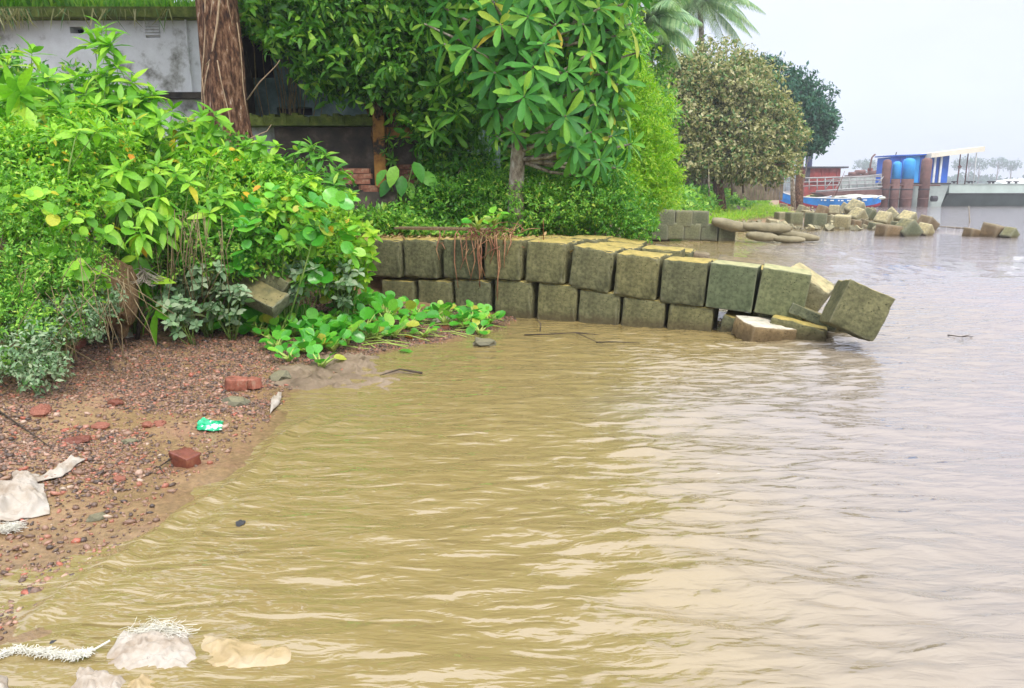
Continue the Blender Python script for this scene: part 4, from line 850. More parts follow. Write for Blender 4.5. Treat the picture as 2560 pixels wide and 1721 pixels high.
shrub('climber', 'climber with large heart shaped leaves over the centre of left bank', gnd(560, 7.5), tips_in([(420, 470, 900, 640)], 26, (6.9, 7.5)), 4, .16, LM['hya'], 'round', 1, 90, extra=1, cat='climber', rad=.005)
shrub('climber', 'climber with pale round leaves among the fine left bushes', gnd(120, 6.2), tips_in([(-40, 480, 330, 700)], 26, (5.5, 5.9)), 4, .10, LM['bright'], 'round', 1, 90, extra=1, cat='climber', rad=.005)
shrub('leafy_shrub', 'shrub with shiny oval leaves hanging over the broken slab', gnd(700, 7.5), tips_in([(600, 560, 800, 660), (520, 600, 700, 660)], 22, (7.0, 7.4)), 8, .13, LM['mid'], 'oval', 1.1, 140, extra=1)
def bush(name, label, ells, ntw, per, L, lm, kind='small', single=0, group=None, cat='bush', lo=.55, stem_to=None, width=1.0, lump=.25, updown=.35):
    bx_, by_ = np.mean([e_[0] for e_ in ells]), np.mean([e_[1] for e_ in ells]); base = Vector((bx_, by_, hz(bx_, by_) - .03))
    root = empty(name, base, label, cat, group)
    P, _ = crown_points(ells, 26, .3, .85, .1); stems(root, base, [Vector(p) for p in P], .012, twig)
    fine_mass(root, ells, ntw, per, L, kind, lm, single, lo=lo, width=width, lump=lump, updown=updown); return root
def E(px, py, Y, rx, ry, rz): c_ = D(px, py, Y); return (c_.x, c_.y, c_.z, rx, ry, rz)
bush('fine_leaved_bush', 'dense fine leaved bush low at the left edge above the gravel', [E(60, 620, 5.9, .45, .45, .42), E(-60, 560, 6.0, .5, .5, .5), E(110, 760, 5.6, .32, .35, .30), E(20, 830, 5.3, .32, .4, .28), E(180, 680, 6.0, .3, .3, .28), E(-120, 760, 5.4, .4, .4, .4)], 3000, 8, .036, LM['fine'], single=280)
bush('fine_leaved_bush', 'light green small leaved bush beneath the largest upright leaves', [E(60, 440, 6.5, .55, .4, .38), E(200, 400, 7.0, .5, .4, .35), E(-60, 420, 6.6, .5, .4, .4), E(140, 520, 6.3, .35, .35, .25)], 2400, 8, .05, LM['bright'], single=200)
bush('tangled_bush', 'tangled yellow green bush with bare hanging stems in the middle of bank', [E(440, 560, 7.4, .5, .4, .42), E(560, 620, 7.3, .45, .4, .32), E(380, 640, 7.0, .35, .3, .3)], 1900, 8, .05, LM['fine'], single=200, lo=.4)
bush('dense_bush', 'deep green bush between the hanging stems and the groyne', [E(680, 600, 7.8, .5, .4, .4), E(780, 620, 7.9, .42, .35, .36), E(620, 520, 8.0, .6, .4, .4), E(520, 480, 8.2, .5, .4, .35)], 2200, 8, .06, LM['bright'], single=200)
bush('dusty_bush', 'pale dusty leaved plant trailing over the gravel at left', [E(150, 800, 5.6, .30, .3, .12), E(60, 880, 5.1, .22, .25, .14), E(200, 760, 6.0, .28, .25, .12), E(100, 925, 4.95, .1, .15, .12)], 800, 7, .040, LM['grey'], single=220)
bush('shaded_bush', 'darker green undergrowth filling behind the broadleaf shrubs', [E(120, 380, 8.6, .9, .5, .7), E(420, 430, 9.0, 1.0, .5, .4), E(-120, 300, 8.6, .9, .5, .9), E(250, 300, 8.7, .5, .4, .4), E(640, 470, 9.4, .9, .5, .3)], 3000, 7, .09, LM['mid'])
for i, (px, py, Y, lb) in enumerate([(420, 730, 6.75, 'dusty pale leaved plant low in the bank, left of the broken slab'), (500, 690, 6.9, 'dusty plant with round pale leaves beside the broken slab'), (560, 740, 6.8, 'low dusty plant right above the water plants'),
      (740, 690, 7.3, 'pale leaved plant in the dark hollow of the bank'), (860, 690, 7.6, 'dusty grey plant at the end of the bank beside the groyne'), (460, 780, 6.5, 'pale leaf sprig hanging over the upper gravel')]):
    shrub('dusty_plant', lb, gnd(px, Y + .25), tips_in([(px - 60, py - 40, px + 60, py + 30)], 9, (Y - .1, Y + .2)), 7, .10, LM['grey'], 'oval', 1.2, 60, 'dusty leaved plants at the foot of the bank', rad=.005, extra=1)
# yellowed leaves and hanging stems
yl = [(652, 465), (870, 497), (418, 525), (415, 560), (325, 385), (610, 480), (820, 560), (720, 545), (215, 487), (700, 490), (640, 452)]
for i, (x, y) in enumerate(yl):
    p = D(x, y, 6.9 + (x > 500) * .65); o = link('yellow_leaf', one_leaf('oval', LM['yellow'], 1.1), None, p); s = random.uniform(.06, .11); o.scale = (s, s, s); o.rotation_euler = (random.uniform(-.5, .5), random.uniform(.2, 1.4), random.uniform(0, 6)); tag(o, '%s withered yellow leaf from the left among the left bank bushes' % ordr[sorted(q[0] for q in yl).index(x)], 'leaf', 'yellow leaves in the left bank bushes')
mb = MB()
for i in range(60):
    x = random.gauss(455, 60); y0 = random.uniform(520, 600); Y = random.uniform(6.6, 7.0); p = D(x, y0, Y); q = D(x + random.gauss(0, 30), y0 + random.uniform(90, 210), Y - .05); m_ = p.lerp(q, .5) + Vector((random.gauss(0, .04), random.gauss(0, .04), 0)); mb.tube([p, m_, q], .0035, 4)
for i in range(40):
    x = random.uniform(20, 330); y0 = random.uniform(640, 760); Y = 5.3 + random.uniform(-.2, .5); p = D(x, y0, Y); q = D(x + random.gauss(20, 60), y0 + random.uniform(60, 190), Y - .1); m_ = p.lerp(q, .5) + Vector((random.gauss(0, .05), random.gauss(0, .04), .03)); mb.tube([p, m_, q], .003, 4)
tag(mb.obj('dry_stems', twig, None, True), 'tangle of thin dry stems hanging from the left bank bushes', 'dry stems', None, 'stuff')
earth = mat_noise('bare_earth', [(.3, (.10, .06, .025)), (.6, (.24, .15, .07)), (.8, (.34, .24, .13))], 6, .9, .8, .03, 22)
rock(earth, D(285, 740, 6.45), (.17, .16, .32), 'bare brown earth face of the bank below the bushes', 'earth clod', 'earth_clod', 3, 4, 1)
rock(earth, D(225, 760, 6.5), (.2, .2, .22), 'lower mound of bare earth beside the brown earth face', 'earth clod', 'earth_clod', 5, 4, 1)
brk = block_mesh('broken_slab', 1, conc, .03, 61, 8, .03, (.62, .22, .14))
brk = block_mesh('broken_slab', 1, conc_dark, .03, 61, 8, .03, (.62, .22, .14))
block(brk, D(640, 735, 7.15), R(-22), R(20), R(30), 'long broken concrete slab sticking out of the left bank', None, (1, 1, 1), 'broken_slab', 'concrete slab')
block(brk, D(680, 690, 7.3), R(-10), R(30), R(5), 'second concrete slab deeper in the dark hollow of the bank', None, (.7, 1, 1.1), 'broken_slab', 'concrete slab')
strands('plastic_strip', [D(362, 700, 6.6), D(366, 740, 6.55)], .01, 60, 'shredded white plastic strip caught on the bank stems', 'plastic strip', .2, .003, cloth_w)

# ------------------------------------------------------------------ water hyacinths
stalk_m = mat_noise('hyacinth_stalk', [(.3, (.22, .36, .05)), (.7, (.42, .50, .12))], 12, .4, .2)
def hyacinth(loc, r, label, n=9, lm=None):
    root = empty('water_hyacinth', loc, label, 'water plant', 'water hyacinths on the bank'); st = MB(); P = []; Dv = []; U = []; Ls = []
    loc = Vector(loc)
    for i in range(n):
        a = i * 2.399 + random.uniform(-.3, .3); el = random.uniform(.5, 1.3); L = r * random.uniform(.6, 1.1); d = Vector((math.cos(a) * math.cos(el), math.sin(a) * math.cos(el), math.sin(el)))
        tip = loc + d * L; st.tube([loc, loc.lerp(tip, .4) + Vector((0, 0, .02)), tip], [.009, .013, .005], 5)
        P.append(tip); dd = Vector((d.x, d.y, random.uniform(-.2, .6))); Dv.append(dd); U.append(Vector((random.gauss(0, .35) - d.x * .5, random.gauss(0, .35) - d.y * .5 - .35, .9))); Ls.append(r * random.uniform(.5, .85))
    st.obj('stalks', stalk_m, root, True); put_leaves(root, P, Dv, U, Ls, 'round', lm or LM['hya'], 1.0, n)
hy = []
for i in range(104):
    if i < 80: x = random.uniform(385, 940); yb = 795 + random.uniform(-35, 35) + 25 * math.sin((x - 600) / 90) * (x > 640)
    elif i < 88: x = random.uniform(205, 300); yb = random.uniform(815, 845)
    else: x = random.uniform(960, 1235); yb = random.uniform(765, 800)
    hy.append((x, yb))
hy += [(720, 872), (800, 880), (770, 850), (690, 850), (1020, 800), (1060, 810), (940, 820), (985, 812)]
HL = ['water hyacinth with glossy round leaves along the bank foot', 'pale green water hyacinth beside the white scrap under the left bushes', 'water hyacinth on the mud at the foot of the groyne wall', 'water hyacinth lying out on the bare gravel in front of the strip']
for i, (x, y) in enumerate(hy):
    if i < 80: lb = HL[0] + [' below the dusty plants', ' below the broken slab', ' below the dark hollow', ' beside the groyne end'][min(3, int((x - 385) / 140))]
    elif i < 88: lb = HL[1]
    elif i < 104 or i >= 108: lb = HL[2]
    else: lb = HL[3]
    p = G(x, max(y, 797) if x < 660 else y, .17); p.z = min(hz(p.x, p.y), .45); hyacinth(p, random.uniform(.12, .2), lb, random.randint(6, 11))
hyacinth(D(1195, 575, 9.05) , .16, 'water hyacinth with yellowing leaves thrown on top of the groyne', 10)
hyacinth(D(1235, 565, 9.2), .16, 'second water hyacinth thrown on top of the groyne behind the dead stems', 9)
for x, y in ((995, 880), (1010, 845)):
    rr = empty('fallen_leaf', onb(x, y, .01), 'green leaf lying flat on the wet mud before the groyne' if y > 860 else 'orange leaf among the plants on the mud', 'leaf'); a = .18 if y > 860 else .12
    put_leaves(rr, [rr.location], [(1, -.2, .1)], [(0, 0, 1)], [a], 'oval', LM['mid'] if y > 860 else LM['yellow'], 1.2, 1)
# creeping stems on the mud
mb = MB()
for i in range(46):
    x = random.uniform(640, 1180); y = random.uniform(790, 870) - (x > 950) * 20; p = onb(x, y, .02); q = onb(x + random.uniform(40, 130), y + random.uniform(-8, 14), .01); mb.tube([p, p.lerp(q, .5) + Vector((0, 0, random.uniform(.0, .05))), q], .005, 5)
tag(mb.obj('creeping_stems', stalk_m, None, True), 'pale creeping plant stems lying over the mud', 'plant stems', None, 'stuff')
# hanging dead stems on the groyne face
hang = [(1100, 600, 650), (1138, 596, 720), (1165, 598, 690), (1178, 600, 705), (1192, 600, 715), (1200, 605, 700), (1206, 600, 690), (1215, 600, 650), (1222, 605, 640), (1240, 600, 740), (1236, 598, 660), (1262, 600, 670), (1275, 598, 640), (1150, 600, 660), (1186, 600, 640), (1228, 600, 625), (1196, 610, 720), (1248, 640, 752)]
ds = empty('dead_stems', wallp(1200, 600, .05), 'bunch of reddish brown dead stems hanging down the groyne face', 'dead stems')
for x, y0, y1 in hang:
    a = wallp(x + random.uniform(-14, 14), 575, .35); b_ = wallp(x, y0 - 3, -.025); c_ = wallp(x + random.gauss(0, 8), (y0 + y1) / 2, -.05); d = wallp(x + random.gauss(0, 7), y1, -.04)
    mb = MB(); mb.tube([a, b_ + Vector((0, 0, .03)), b_.lerp(c_, .5) + Vector((random.gauss(0, .01), 0, 0)), c_, d], [.007, .009, .008, .007, .004], 6); mb.obj('stem', dead_red, ds, True)
mb = MB()
for i in range(90):
    x = random.gauss(1225, 50); p = wallp(x, random.uniform(570, 625), random.uniform(-.06, .35)); d = Vector((random.gauss(0, 1), random.gauss(0, .6), random.gauss(0, .45))).normalized() * random.uniform(.08, .35); mb.tube([p, p + d * .5 + Vector((0, 0, .03)), p + d], [.006, .005, .003], 5)
mb.obj('stem_tangle', dead_red, ds, True)['kind'] = 'stuff'
# litter of dry leaves along the groyne top
P = []; 
for i in range(900):
    x = random.uniform(900, 1560); p = wallp(x, 600, random.uniform(.25, 1.1)); p.z = D(x, 590, p.y).z; P.append(p)
P = []
for i in range(900):
    s = random.uniform(-.6, 3.4); o_ = random.uniform(.1, 1.2) ** 1; q = W0 + WE * s - WN * o_; zt = .895 if s < 1.9 else .895 - (s - 1.9) * .13; P.append((q.x, q.y, zt + random.uniform(.0, .03)))
P = np.array(P); me = leaves_mesh('leaf_litter', P, rng.normal(size=P.shape) * [1, 1, .25], rng.normal(size=P.shape) * .4 + [0, 0, 1], rng.uniform(.03, .09, len(P)), 'oval', leafmat('litter', [(0, (.2, .12, .04)), (.5, (.42, .28, .12)), (1, (.55, .42, .22))], .8, .1)); tag(link('leaf_litter', me), 'dry brown leaf litter along the top of the near groyne', 'leaf litter', None, 'stuff')
# thin rotten board on the groyne top
block(block_mesh('board', 1, conc_red, .02, 70, 6, .02, (1.3, .25, .03)), wallp(1105, 572, .55), WR + .05, 0, 0, 'flat worn board on the groyne top among dry litter', None, (1, 1, 1), 'board', 'board')

# ------------------------------------------------------------------ herbs and weeds behind the groyne
def ground_cover(name, label, region, n, L, lm, hgt, kind='small', per=6):
    """region: list of (x,y) world polygon"""
    P0 = np.array(region); lo, hi = P0.min(0), P0.max(0); X = rng.uniform(lo[0], hi[0], n * 3); Y = rng.uniform(lo[1], hi[1], n * 3); k = sdist(X, Y, region) > 0; X, Y = X[k][:n], Y[k][:n]; Z = height(X, Y)
    n = len(X); hh = hgt * (.25 + .9 * hashn(X, Y, 1.5, 21)) ; t_ = rng.random((n, per)) ** .6
    PP = np.stack([np.repeat(X, per).reshape(n, per), np.repeat(Y, per).reshape(n, per), Z[:, None] + hh[:, None] * t_], -1) + rng.normal(size=(n, per, 3)) * [.07, .07, .02]
    dv = norm(rng.normal(size=(n, per, 3))) + [0, -.1, .25]; uu = rng.normal(size=(n, per, 3)) * .4 + [0, -.25, .9]
    me = leaves_mesh(name, PP.reshape(-1, 3), dv.reshape(-1, 3), uu.reshape(-1, 3), (L * rng.uniform(.6, 1.4, n * per)), kind, lm); return tag(link(name, me), label, name.replace('_', ' '), None, 'stuff')
ground_cover('herb_cover', 'low green herbs growing just behind the near groyne', [(-2.6, 10.6), (-.4, 10.3), (.9, 10.4), (1.55, 11), (1.5, 12.4), (-4.5, 12.4), (-3.5, 10.8)], 4200, .075, LM['fine'], .42)
ground_cover('herb_cover', 'weeds along the foot of the blackened wall', [(-6, 11), (-2, 10.8), (1, 11.5), (1.8, 13.4), (-6, 13.4)], 2400, .09, LM['mid'], .5)
ground_cover('weeds', 'rank weeds on the bank between the second groyne and the fence', [(3.0, 20), (4.0, 23.8), (6, 28), (7.6, 32), (10, 38), (14, 46), (20, 60), (14, 60), (2, 30)], 5200, .28, LM['fine'], .9)
ground_cover('grass', 'yellowish grass fringe above the rubble bank', [(7, 30), (8.8, 31.5), (11, 35.5), (15, 41), (18, 54), (20, 62), (17, 62), (9, 38), (6.2, 31)], 2600, .3, LM['lime'], .35, 'blade')
ground_cover('grass', 'grass and weeds on the far bank around the gangway foot', [(14, 48), (18, 56), (22, 72), (26, 82), (12, 82), (10, 60)], 2600, .35, LM['fine'], .5)
# right hand bushes behind the groyne
bush('low_bush', 'blue green small leaved bush right behind the groyne centre', [E(1330, 520, 10.6, .5, .4, .28), E(1420, 500, 10.8, .55, .45, .38), E(1260, 500, 11.0, .45, .4, .34)], 1600, 8, .055, LM['fine'], single=120)
bush('low_bush', 'dark fine bush at the right corner behind the groyne', [E(1500, 510, 10.9, .5, .4, .42), E(1570, 540, 10.8, .38, .35, .3), E(1450, 470, 11.6, .5, .4, .4), E(1600, 570, 10.5, .2, .25, .14)], 1900, 8, .05, LM['mid'], single=120)
bush('low_bush', 'mid green bush to the left of the slender pale trunk', [E(1150, 430, 12.0, .6, .4, .55), E(1190, 500, 11.4, .5, .4, .35), E(1100, 500, 11.4, .4, .35, .25)], 1900, 8, .06, LM['mid'], single=100)
bush('low_bush', 'yellow tinged bush right of the slender pale trunk', [E(1390, 440, 11.8, .6, .4, .45), E(1480, 430, 12.2, .5, .4, .45)], 1300, 8, .06, LM['fine'], single=100)
bush('feathery_bush', 'bright lime green feathery bush on the right before the river', [E(1600, 340, 13.6, .5, .6, .7), E(1580, 420, 13.2, .68, .6, .7), E(1625, 465, 13.0, .46, .5, .42), E(1550, 240, 13.8, .5, .5, .8), E(1530, 480, 12.6, .5, .5, .45)], 5200, 8, .075, LM['lime'], single=0, lo=.5, width=.6, updown=-.1)
bush('tall_green_bush', 'tall pale green foliage rising behind the lime bush', [E(1540, 170, 15.5, .5, .6, .8), E(1500, 220, 15.5, .8, .6, 1.1), E(1430, 60, 16, 1.0, .7, 1.2)], 3600, 8, .10, LM['fine'], lo=.4)
# back row of trees closing the view
def tree(name, label, base, trunk_r, crown, ntw, per, L, lm, kind='small', single=0, bk=bark, group=None, cat='tree', lo=.5, nb=10, lump=.25, width=1., updown=.2):
    root = empty(name, base, label, cat, group); base = Vector(base); cc_ = Vector(np.mean([e_[:3] for e_ in crown], 0)); mb = MB()
    mid = base.lerp(cc_, .5) + Vector((random.gauss(0, .1), 0, 0)); mb.tube([base, base.lerp(mid, .5), mid, cc_], [trunk_r * 1.2, trunk_r, trunk_r * .8, trunk_r * .35], 10); mb.obj('trunk', bk, root, True)
    mb = MB(); P, _ = crown_points(crown, nb * 2, .3, .85, .1)
    for i in range(nb * 2): p = Vector(P[i]); s = base.lerp(cc_, random.uniform(.45, .95)); mb.tube([s, s.lerp(p, .5) + Vector((0, 0, .1)), p], [trunk_r * .35, trunk_r * .22, trunk_r * .08], 5)
    mb.obj('branch', bk, root, True); fine_mass(root, crown, ntw, per, L, kind, lm, single, lo=lo, lump=lump, width=width, updown=updown); return root
tree('dense_tree', 'dense dark leaved tree spreading over the blackened wall', gnd(960, 13.4), .14, [E(830, 70, 12.0, .8, .7, .6), E(950, 60, 12.2, 1.1, .8, .8), E(1000, 160, 11.9, .6, .6, .45), E(900, 140, 12.0, .55, .5, .42), E(1100, 150, 12.4, .8, .7, 1.0), E(1110, 290, 11.8, .36, .4, .5), E(740, -10, 12.3, .8, .6, .5), E(1130, 400, 12.2, .3, .4, .5), E(830, 160, 12.1, .35, .35, .35)], 3000, 8, .15, LM['dark'], 'oval', 290, lo=.35, updown=-.1, width=.75)
tree('leafy_tree', 'bright leafy tree top showing above the dark one at the picture top', gnd(820, 15.5), .16, [E(760, -30, 14.5, 1.6, .9, 1.0), E(950, -40, 14.5, 1.6, .9, 1.2), E(1120, 60, 15, 1.2, .8, 1.4), E(650, -60, 14, .8, .7, .7)], 3200, 8, .15, LM['bright'], 'small', 0)
tree('background_tree', 'tall green tree filling the view behind the central tree', gnd(1280, 18), .2, [E(1250, 150, 17.5, 2.2, 1, 2.2), E(1450, 200, 17.5, 1.3, 1, 2.0), E(1050, 250, 17.5, 1.6, 1, 1.8), E(1350, 380, 16.5, 1.6, .8, .9), E(1130, 400, 16.5, 1.0, .8, .8), E(1200, -250, 17.5, 2.6, 1.2, 2.2), E(1420, -300, 17.2, 1.9, 1.2, 2.2), E(900, -200, 17.5, 2.2, 1.2, 2.0)], 6200, 8, .19, LM['mid'], 'small', 0, lo=.3)
bush('roof_plants', 'weeds and creepers growing at the right end of the building roof', [E(640, 30, 14.2, .6, .5, .22), E(760, 60, 14.0, .7, .5, .3), E(700, -10, 14.6, 1, .5, .4)], 900, 8, .1, LM['mid'])
# grass on the building roof
nG = 9000; gxr = rng.uniform(bx(-400), bx(640), nG); gyr = BYd - .25 + rng.random(nG) * 3.5; P = np.stack([gxr, gyr, np.full(nG, zroof + .15)], -1); hh = .16 + .42 * hashn(gxr, gyr, 1.2, 31)
me = leaves_mesh('grass', P, rng.normal(size=P.shape) * .28 + [0, -.05, 1], rng.normal(size=P.shape) + [0, -1, .3], hh * rng.uniform(.6, 1.2, nG), 'blade', LM['grass'], 2.2); tag(link('grass', me), 'bright green grass growing along the flat building roof', 'grass', None, 'stuff')
P = np.stack([rng.uniform(bx(-300), bx(500), 1200), np.full(1200, BYd - .3) + rng.uniform(-.03, .02, 1200), np.full(1200, zroof + .12)], -1); P = P[(P[:, 0] < bx(125)) | (rng.random(len(P)) < .12)]
me = leaves_mesh('dry_grass', P, rng.normal(size=P.shape) * [.35, .15, .3] + [0, -.15, -1], rng.normal(size=P.shape) + [0, -1, 0], rng.uniform(.12, .42, len(P)), 'blade', LM['dry'], 1.2); tag(link('dry_grass', me), 'dry brown grass hanging over the edge of the building roof', 'dry grass', None, 'stuff')

# taro
tb = gnd(1000, 11.4); ta = empty('taro_plant', tb, 'dark green taro plant with drooping arrow leaves by the wall pillar', 'plant'); st = MB(); P = []; Dv = []; U = []; Ls = []
for x, y in ((965, 425), (990, 415), (1005, 440), (1035, 405), (1055, 430), (1020, 455), (975, 450), (1060, 450)):
    p = D(x, y, 11.3 + random.uniform(-.1, .1)); st.tube([tb, tb.lerp(p, .6) + Vector((0, 0, .12)), p], [.014, .01, .007], 5); P.append(p); Dv.append(((x - 1005) / 60, -.5, -.8)); U.append((random.gauss(0, .2), -.8, .5)); Ls.append(random.uniform(.26, .36))
st.obj('stalks', twig_green, ta, True); put_leaves(ta, P, Dv, U, Ls, 'oval', LM['tree'], 1.1, 8)
shrub('wall_sprig', 'small dark sprig growing out of the blackened wall', D(975, 385, 12.4), [D(970, 345, 12.3), D(985, 365, 12.3), D(960, 380, 12.3), D(980, 400, 12.3)], 9, .16, LM['dark'], 'big', 1, 40, rad=.006)

# ------------------------------------------------------------------ central rosette tree
CT = 10.6; cb = gnd(1290, CT); rt = empty('rosette_tree', cb, 'central tree with a slender pale trunk and big rosettes of long glossy leaves', 'tree')
mb = MB(); tp = [cb, D(1290, 470, CT), D(1296, 380, CT), D(1300, 250, CT), D(1305, 100, CT), D(1300, -60, CT)]; mb.tube(tp, [.13, .105, .1, .085, .07, .05], 12); mb.obj('trunk', bark_pale, rt, True)
ros = [(1335, 165, -.9, 1.0), (1310, 240, -1.0, 1.05), (1415, 290, -.7, 1.0), (1440, 365, -.5, .95), (1285, 330, -.4, .7), (1235, 180, -.4, .9), (1180, 120, -.3, 1.1), (1110, 110, .0, 1.1), (1060, 60, .1, 1.0), (1390, 60, -.6, 1.0), (1460, 60, -.5, 1.0),
       (1500, 20, -.3, 1.1), (1560, 10, -.1, 1.1), (1540, 90, .0, 1.0), (1520, 180, .1, 1.0), (1545, 210, .2, 1.1), (1490, 260, -.1, .9), (1530, 340, .2, 1.0), (1580, 360, .4, 1.0), (1500, 400, -.2, .9), (1250, 60, -.6, 1.0), (1320, 40, -.8, 1.0), (1360, 110, -.8, .9), (1480, 130, -.4, .95),
       (1420, 180, -.5, .9), (1240, 270, -.1, .85), (1210, 230, .1, .9), (1350, 250, -.4, .8), (1370, 330, -.4, .8), (1480, 330, -.1, .9), (1240, 340, .0, .7), (1400, 230, .0, .8), (1450, 220, -.1, .9), (1300, 100, -.4, .9), (1180, 40, .0, 1), (1230, 0, -.2, 1), (1340, -20, -.4, 1), (1430, -10, -.4, 1), (1110, 20, .1, 1), (1580, 60, .2, 1.1), (1600, 130, .4, .9), (1560, 270, .4, 1), (1460, 440, -.1, .8), (1540, 420, .2, .9),
       (1280, 130, .2, .9), (1380, 180, .2, 1), (1330, 300, .2, .8), (1160, 180, .3, .8), (1300, 200, .3, .9), (1500, 230, .5, 1), (1440, 100, .4, 1), (1250, 120, .5, 1), (1380, 20, .3, 1), (1520, 120, .5, 1.1), (1420, 390, .2, .8)]
T = [D(x, y, CT + dy) for x, y, dy, s in ros]; A = []
for (x, y, dy, s), p in zip(ros, T): A.append(Vector(((x - 1330) / 260, -.75 + random.gauss(0, .15), .45 + random.gauss(0, .2))))
mb = MB()
for i, p in enumerate(T):
    z = min(max(p.z - random.uniform(.1, .5), D(1290, 400, CT).z), tp[-1].z); s = Vector((tp[2].x, CT, z)); mb.tube([s, s.lerp(p, .5) + Vector((0, 0, -.06)), p], [.035, .022, .012], 6)
mb.obj('branch', bark_pale, rt, True)
P, Dv, U, Ls = [], [], [], []
for (x, y, dy, s), p, a in zip(ros, T, A):
    q = rosettes([p], [a], 18, .42 * s, (30, 120), .25, .15); P += q[0]; Dv += q[1]; U += q[2]; Ls += q[3]
put_leaves(rt, P, Dv, U, Ls, 'lance', LM['tree'], 1.0, 300)
# inner darker leaves of the same crown
inner = [D(random.uniform(1080, 1560), random.uniform(-120, 330), CT + random.uniform(.1, .9)) for _ in range(150)]
q = rosettes(inner, [Vector((random.gauss(0, .6), random.gauss(-.2, .5), random.gauss(.3, .4))) for _ in inner], 11, .34, (30, 120), .2); put_leaves(rt, *q, 'lance', LM['dark'], 1.0, 0)
top_ = [D(random.uniform(1050, 1620), random.uniform(-420, -20), CT + random.uniform(-1.0, .9)) for _ in range(40)]
q = rosettes(top_, [Vector((random.gauss(0, .6), random.gauss(-.2, .5), random.gauss(.3, .4))) for _ in top_], 13, .38, (30, 120), .2); put_leaves(rt, *q, 'lance', LM['tree'], 1.0, 0)

# ------------------------------------------------------------------ far trees on the bank
tree('brown_leaved_tree', 'large rounded tree covered with pale brown dry looking leaves', gnd(1800, 40), .28, [E(1760, 215, 40, 2.6, 2.2, 1.9), E(1690, 290, 39.5, 2.4, 2, 2.1), E(1660, 240, 39.5, 1.5, 1.5, 1.6), E(1850, 300, 40, 2.6, 2, 1.9), E(1925, 345, 40, 1.6, 1.6, 1.4), E(1680, 380, 39.5, 1.6, 1.6, 1.2), E(1800, 390, 39.5, 2.6, 1.8, 1.0), E(1900, 410, 39.6, 1.9, 1.6, .8), E(1850, 215, 40.5, 1.7, 1.6, 1.3)], 9500, 8, .20, LM['dry'], 'small', 0, lo=.35, lump=.25, updown=-.1, width=1.2, nb=16)
tree('broadleaf_tree', 'dark blue green tree behind the brown leaved one, at the river side', gnd(1990, 58), .3, [E(2000, 290, 58, 1.8, 2, 1.9), E(1978, 235, 58, 1.1, 1.5, 1.2), E(2035, 325, 58, 1.0, 1.4, 1.1), E(2000, 340, 58, 1.5, 1.5, 1.0), E(1915, 175, 59, 1.1, 1, .5), E(2055, 300, 58, .6, .8, .6)], 2800, 8, .32, LM['blue'], 'small', 0, lo=.3, lump=.5)
tree('broadleaf_tree', 'shaded green tree filling the gap beneath the palm', gnd(1600, 32), .2, [E(1590, 240, 32, 1.2, 1.2, 2.0), E(1600, 340, 30, 1.2, 1.2, 1.4)], 1800, 8, .22, LM['fine'], 'small', 0, lo=.3)
def palm(px, py, Y, label, nf=22, L=3.4):
    c_ = D(px, py, Y); base = gnd(px, Y); root = empty('palm_tree', base, label, 'palm tree', 'palms behind the brown leaved tree'); mb = MB(); mb.tube([base, base.lerp(c_, .5) + Vector((.2, 0, 0)), c_], [.24, .18, .15], 10); mb.obj('trunk', bark_pale, root, True)
    for i in range(nf):
        a = i * 2.399; el = R(75 - 95 * (i / nf)); d = Vector((math.cos(a) * math.cos(el), math.sin(a) * math.cos(el), math.sin(el))); pts = []; p = c_.copy(); v = d.copy()
        for q in range(9): pts.append(p.copy()); p = p + v.normalized() * L / 8; v.z -= .17
        P = []; Dv = []; U = []; Ls = []
        rib = MB(); rib.tube(pts, [.03 * (1 - .09 * q) for q in range(9)], 4)
        fr = rib.obj('frond', LM['palm'], root, True)
        for q in range(1, 44):
            s = q / 44 * 8; k = min(int(s), 7); pp = pts[k].lerp(pts[k + 1], s - k); ax = (pts[k + 1] - pts[k]).normalized(); side = ax.cross(Vector((0, 0, 1))).normalized()
            for sg in (-1, 1): P.append(pp); Dv.append(side * sg * .8 + ax * .5 + Vector((0, 0, -.55))); U.append(Vector((0, 0, 1)) + side * sg * .3); Ls.append(.75 * math.sin(math.pi * (.12 + .86 * q / 44)) + .12)
        o = link('leaflets', leaves_mesh('leaflets', np.array(P), np.array(Dv), np.array(U), np.array(Ls), 'blade', LM['palm'], 1.2, tuple(root.location))); o.parent = fr; o['kind'] = 'stuff'
palm(1750, 8, 47, 'coconut palm with arching pale fronds behind the brown leaved tree', 44, 4.1)
palm(1610, 60, 31, 'second palm further left, fronds hanging low over the green bushes', 30, 2.4)

# slender trunks and fence under the brown tree
fen = mat_noise('old_fence', [(.3, (.08, .06, .04)), (.6, (.20, .16, .11)), (.8, (.32, .26, .2))], 3, .9, .5, .02, 10)
fr = empty('board_fence', (D(1800, 470, 43).x, 43, 1.1), 'old grey brown board fence beneath the brown leaved tree', 'fence')
for i in range(34):
    x = 1680 + i * 8.3; p = D(x, 480, 43 + i * .12); z1 = D(1280, 422 + random.uniform(-4, 6), p.y).z; mb = MB(); boxb(mb, p.x - .09, p.x + .09, p.y, p.y + .04, .95, z1); mb.obj('board', fen, fr)
for i, (x, y0, y1) in enumerate([(1773, 405, 480), (1830, 420, 475), (1858, 415, 470), (1915, 410, 465)]):
    a = D(x, y1 + 14, 38 + i); branch('post', [[a, D(x - 2, y0, a.y)]], .06, bark_pale if i == 0 else fen, ['pale slender pole standing before the board fence', 'dark thin post second along the fence', 'dark thin post near the fence middle', 'thin post at the right end of the fence'][i], 'post')
branch('slender_trunk', [[gnd(1978, 56), D(1980, 420, 56), D(1985, 370, 56)]], .2, bark_pale, 'slender bare trunk right of the brown leaved tree', 'tree trunk')
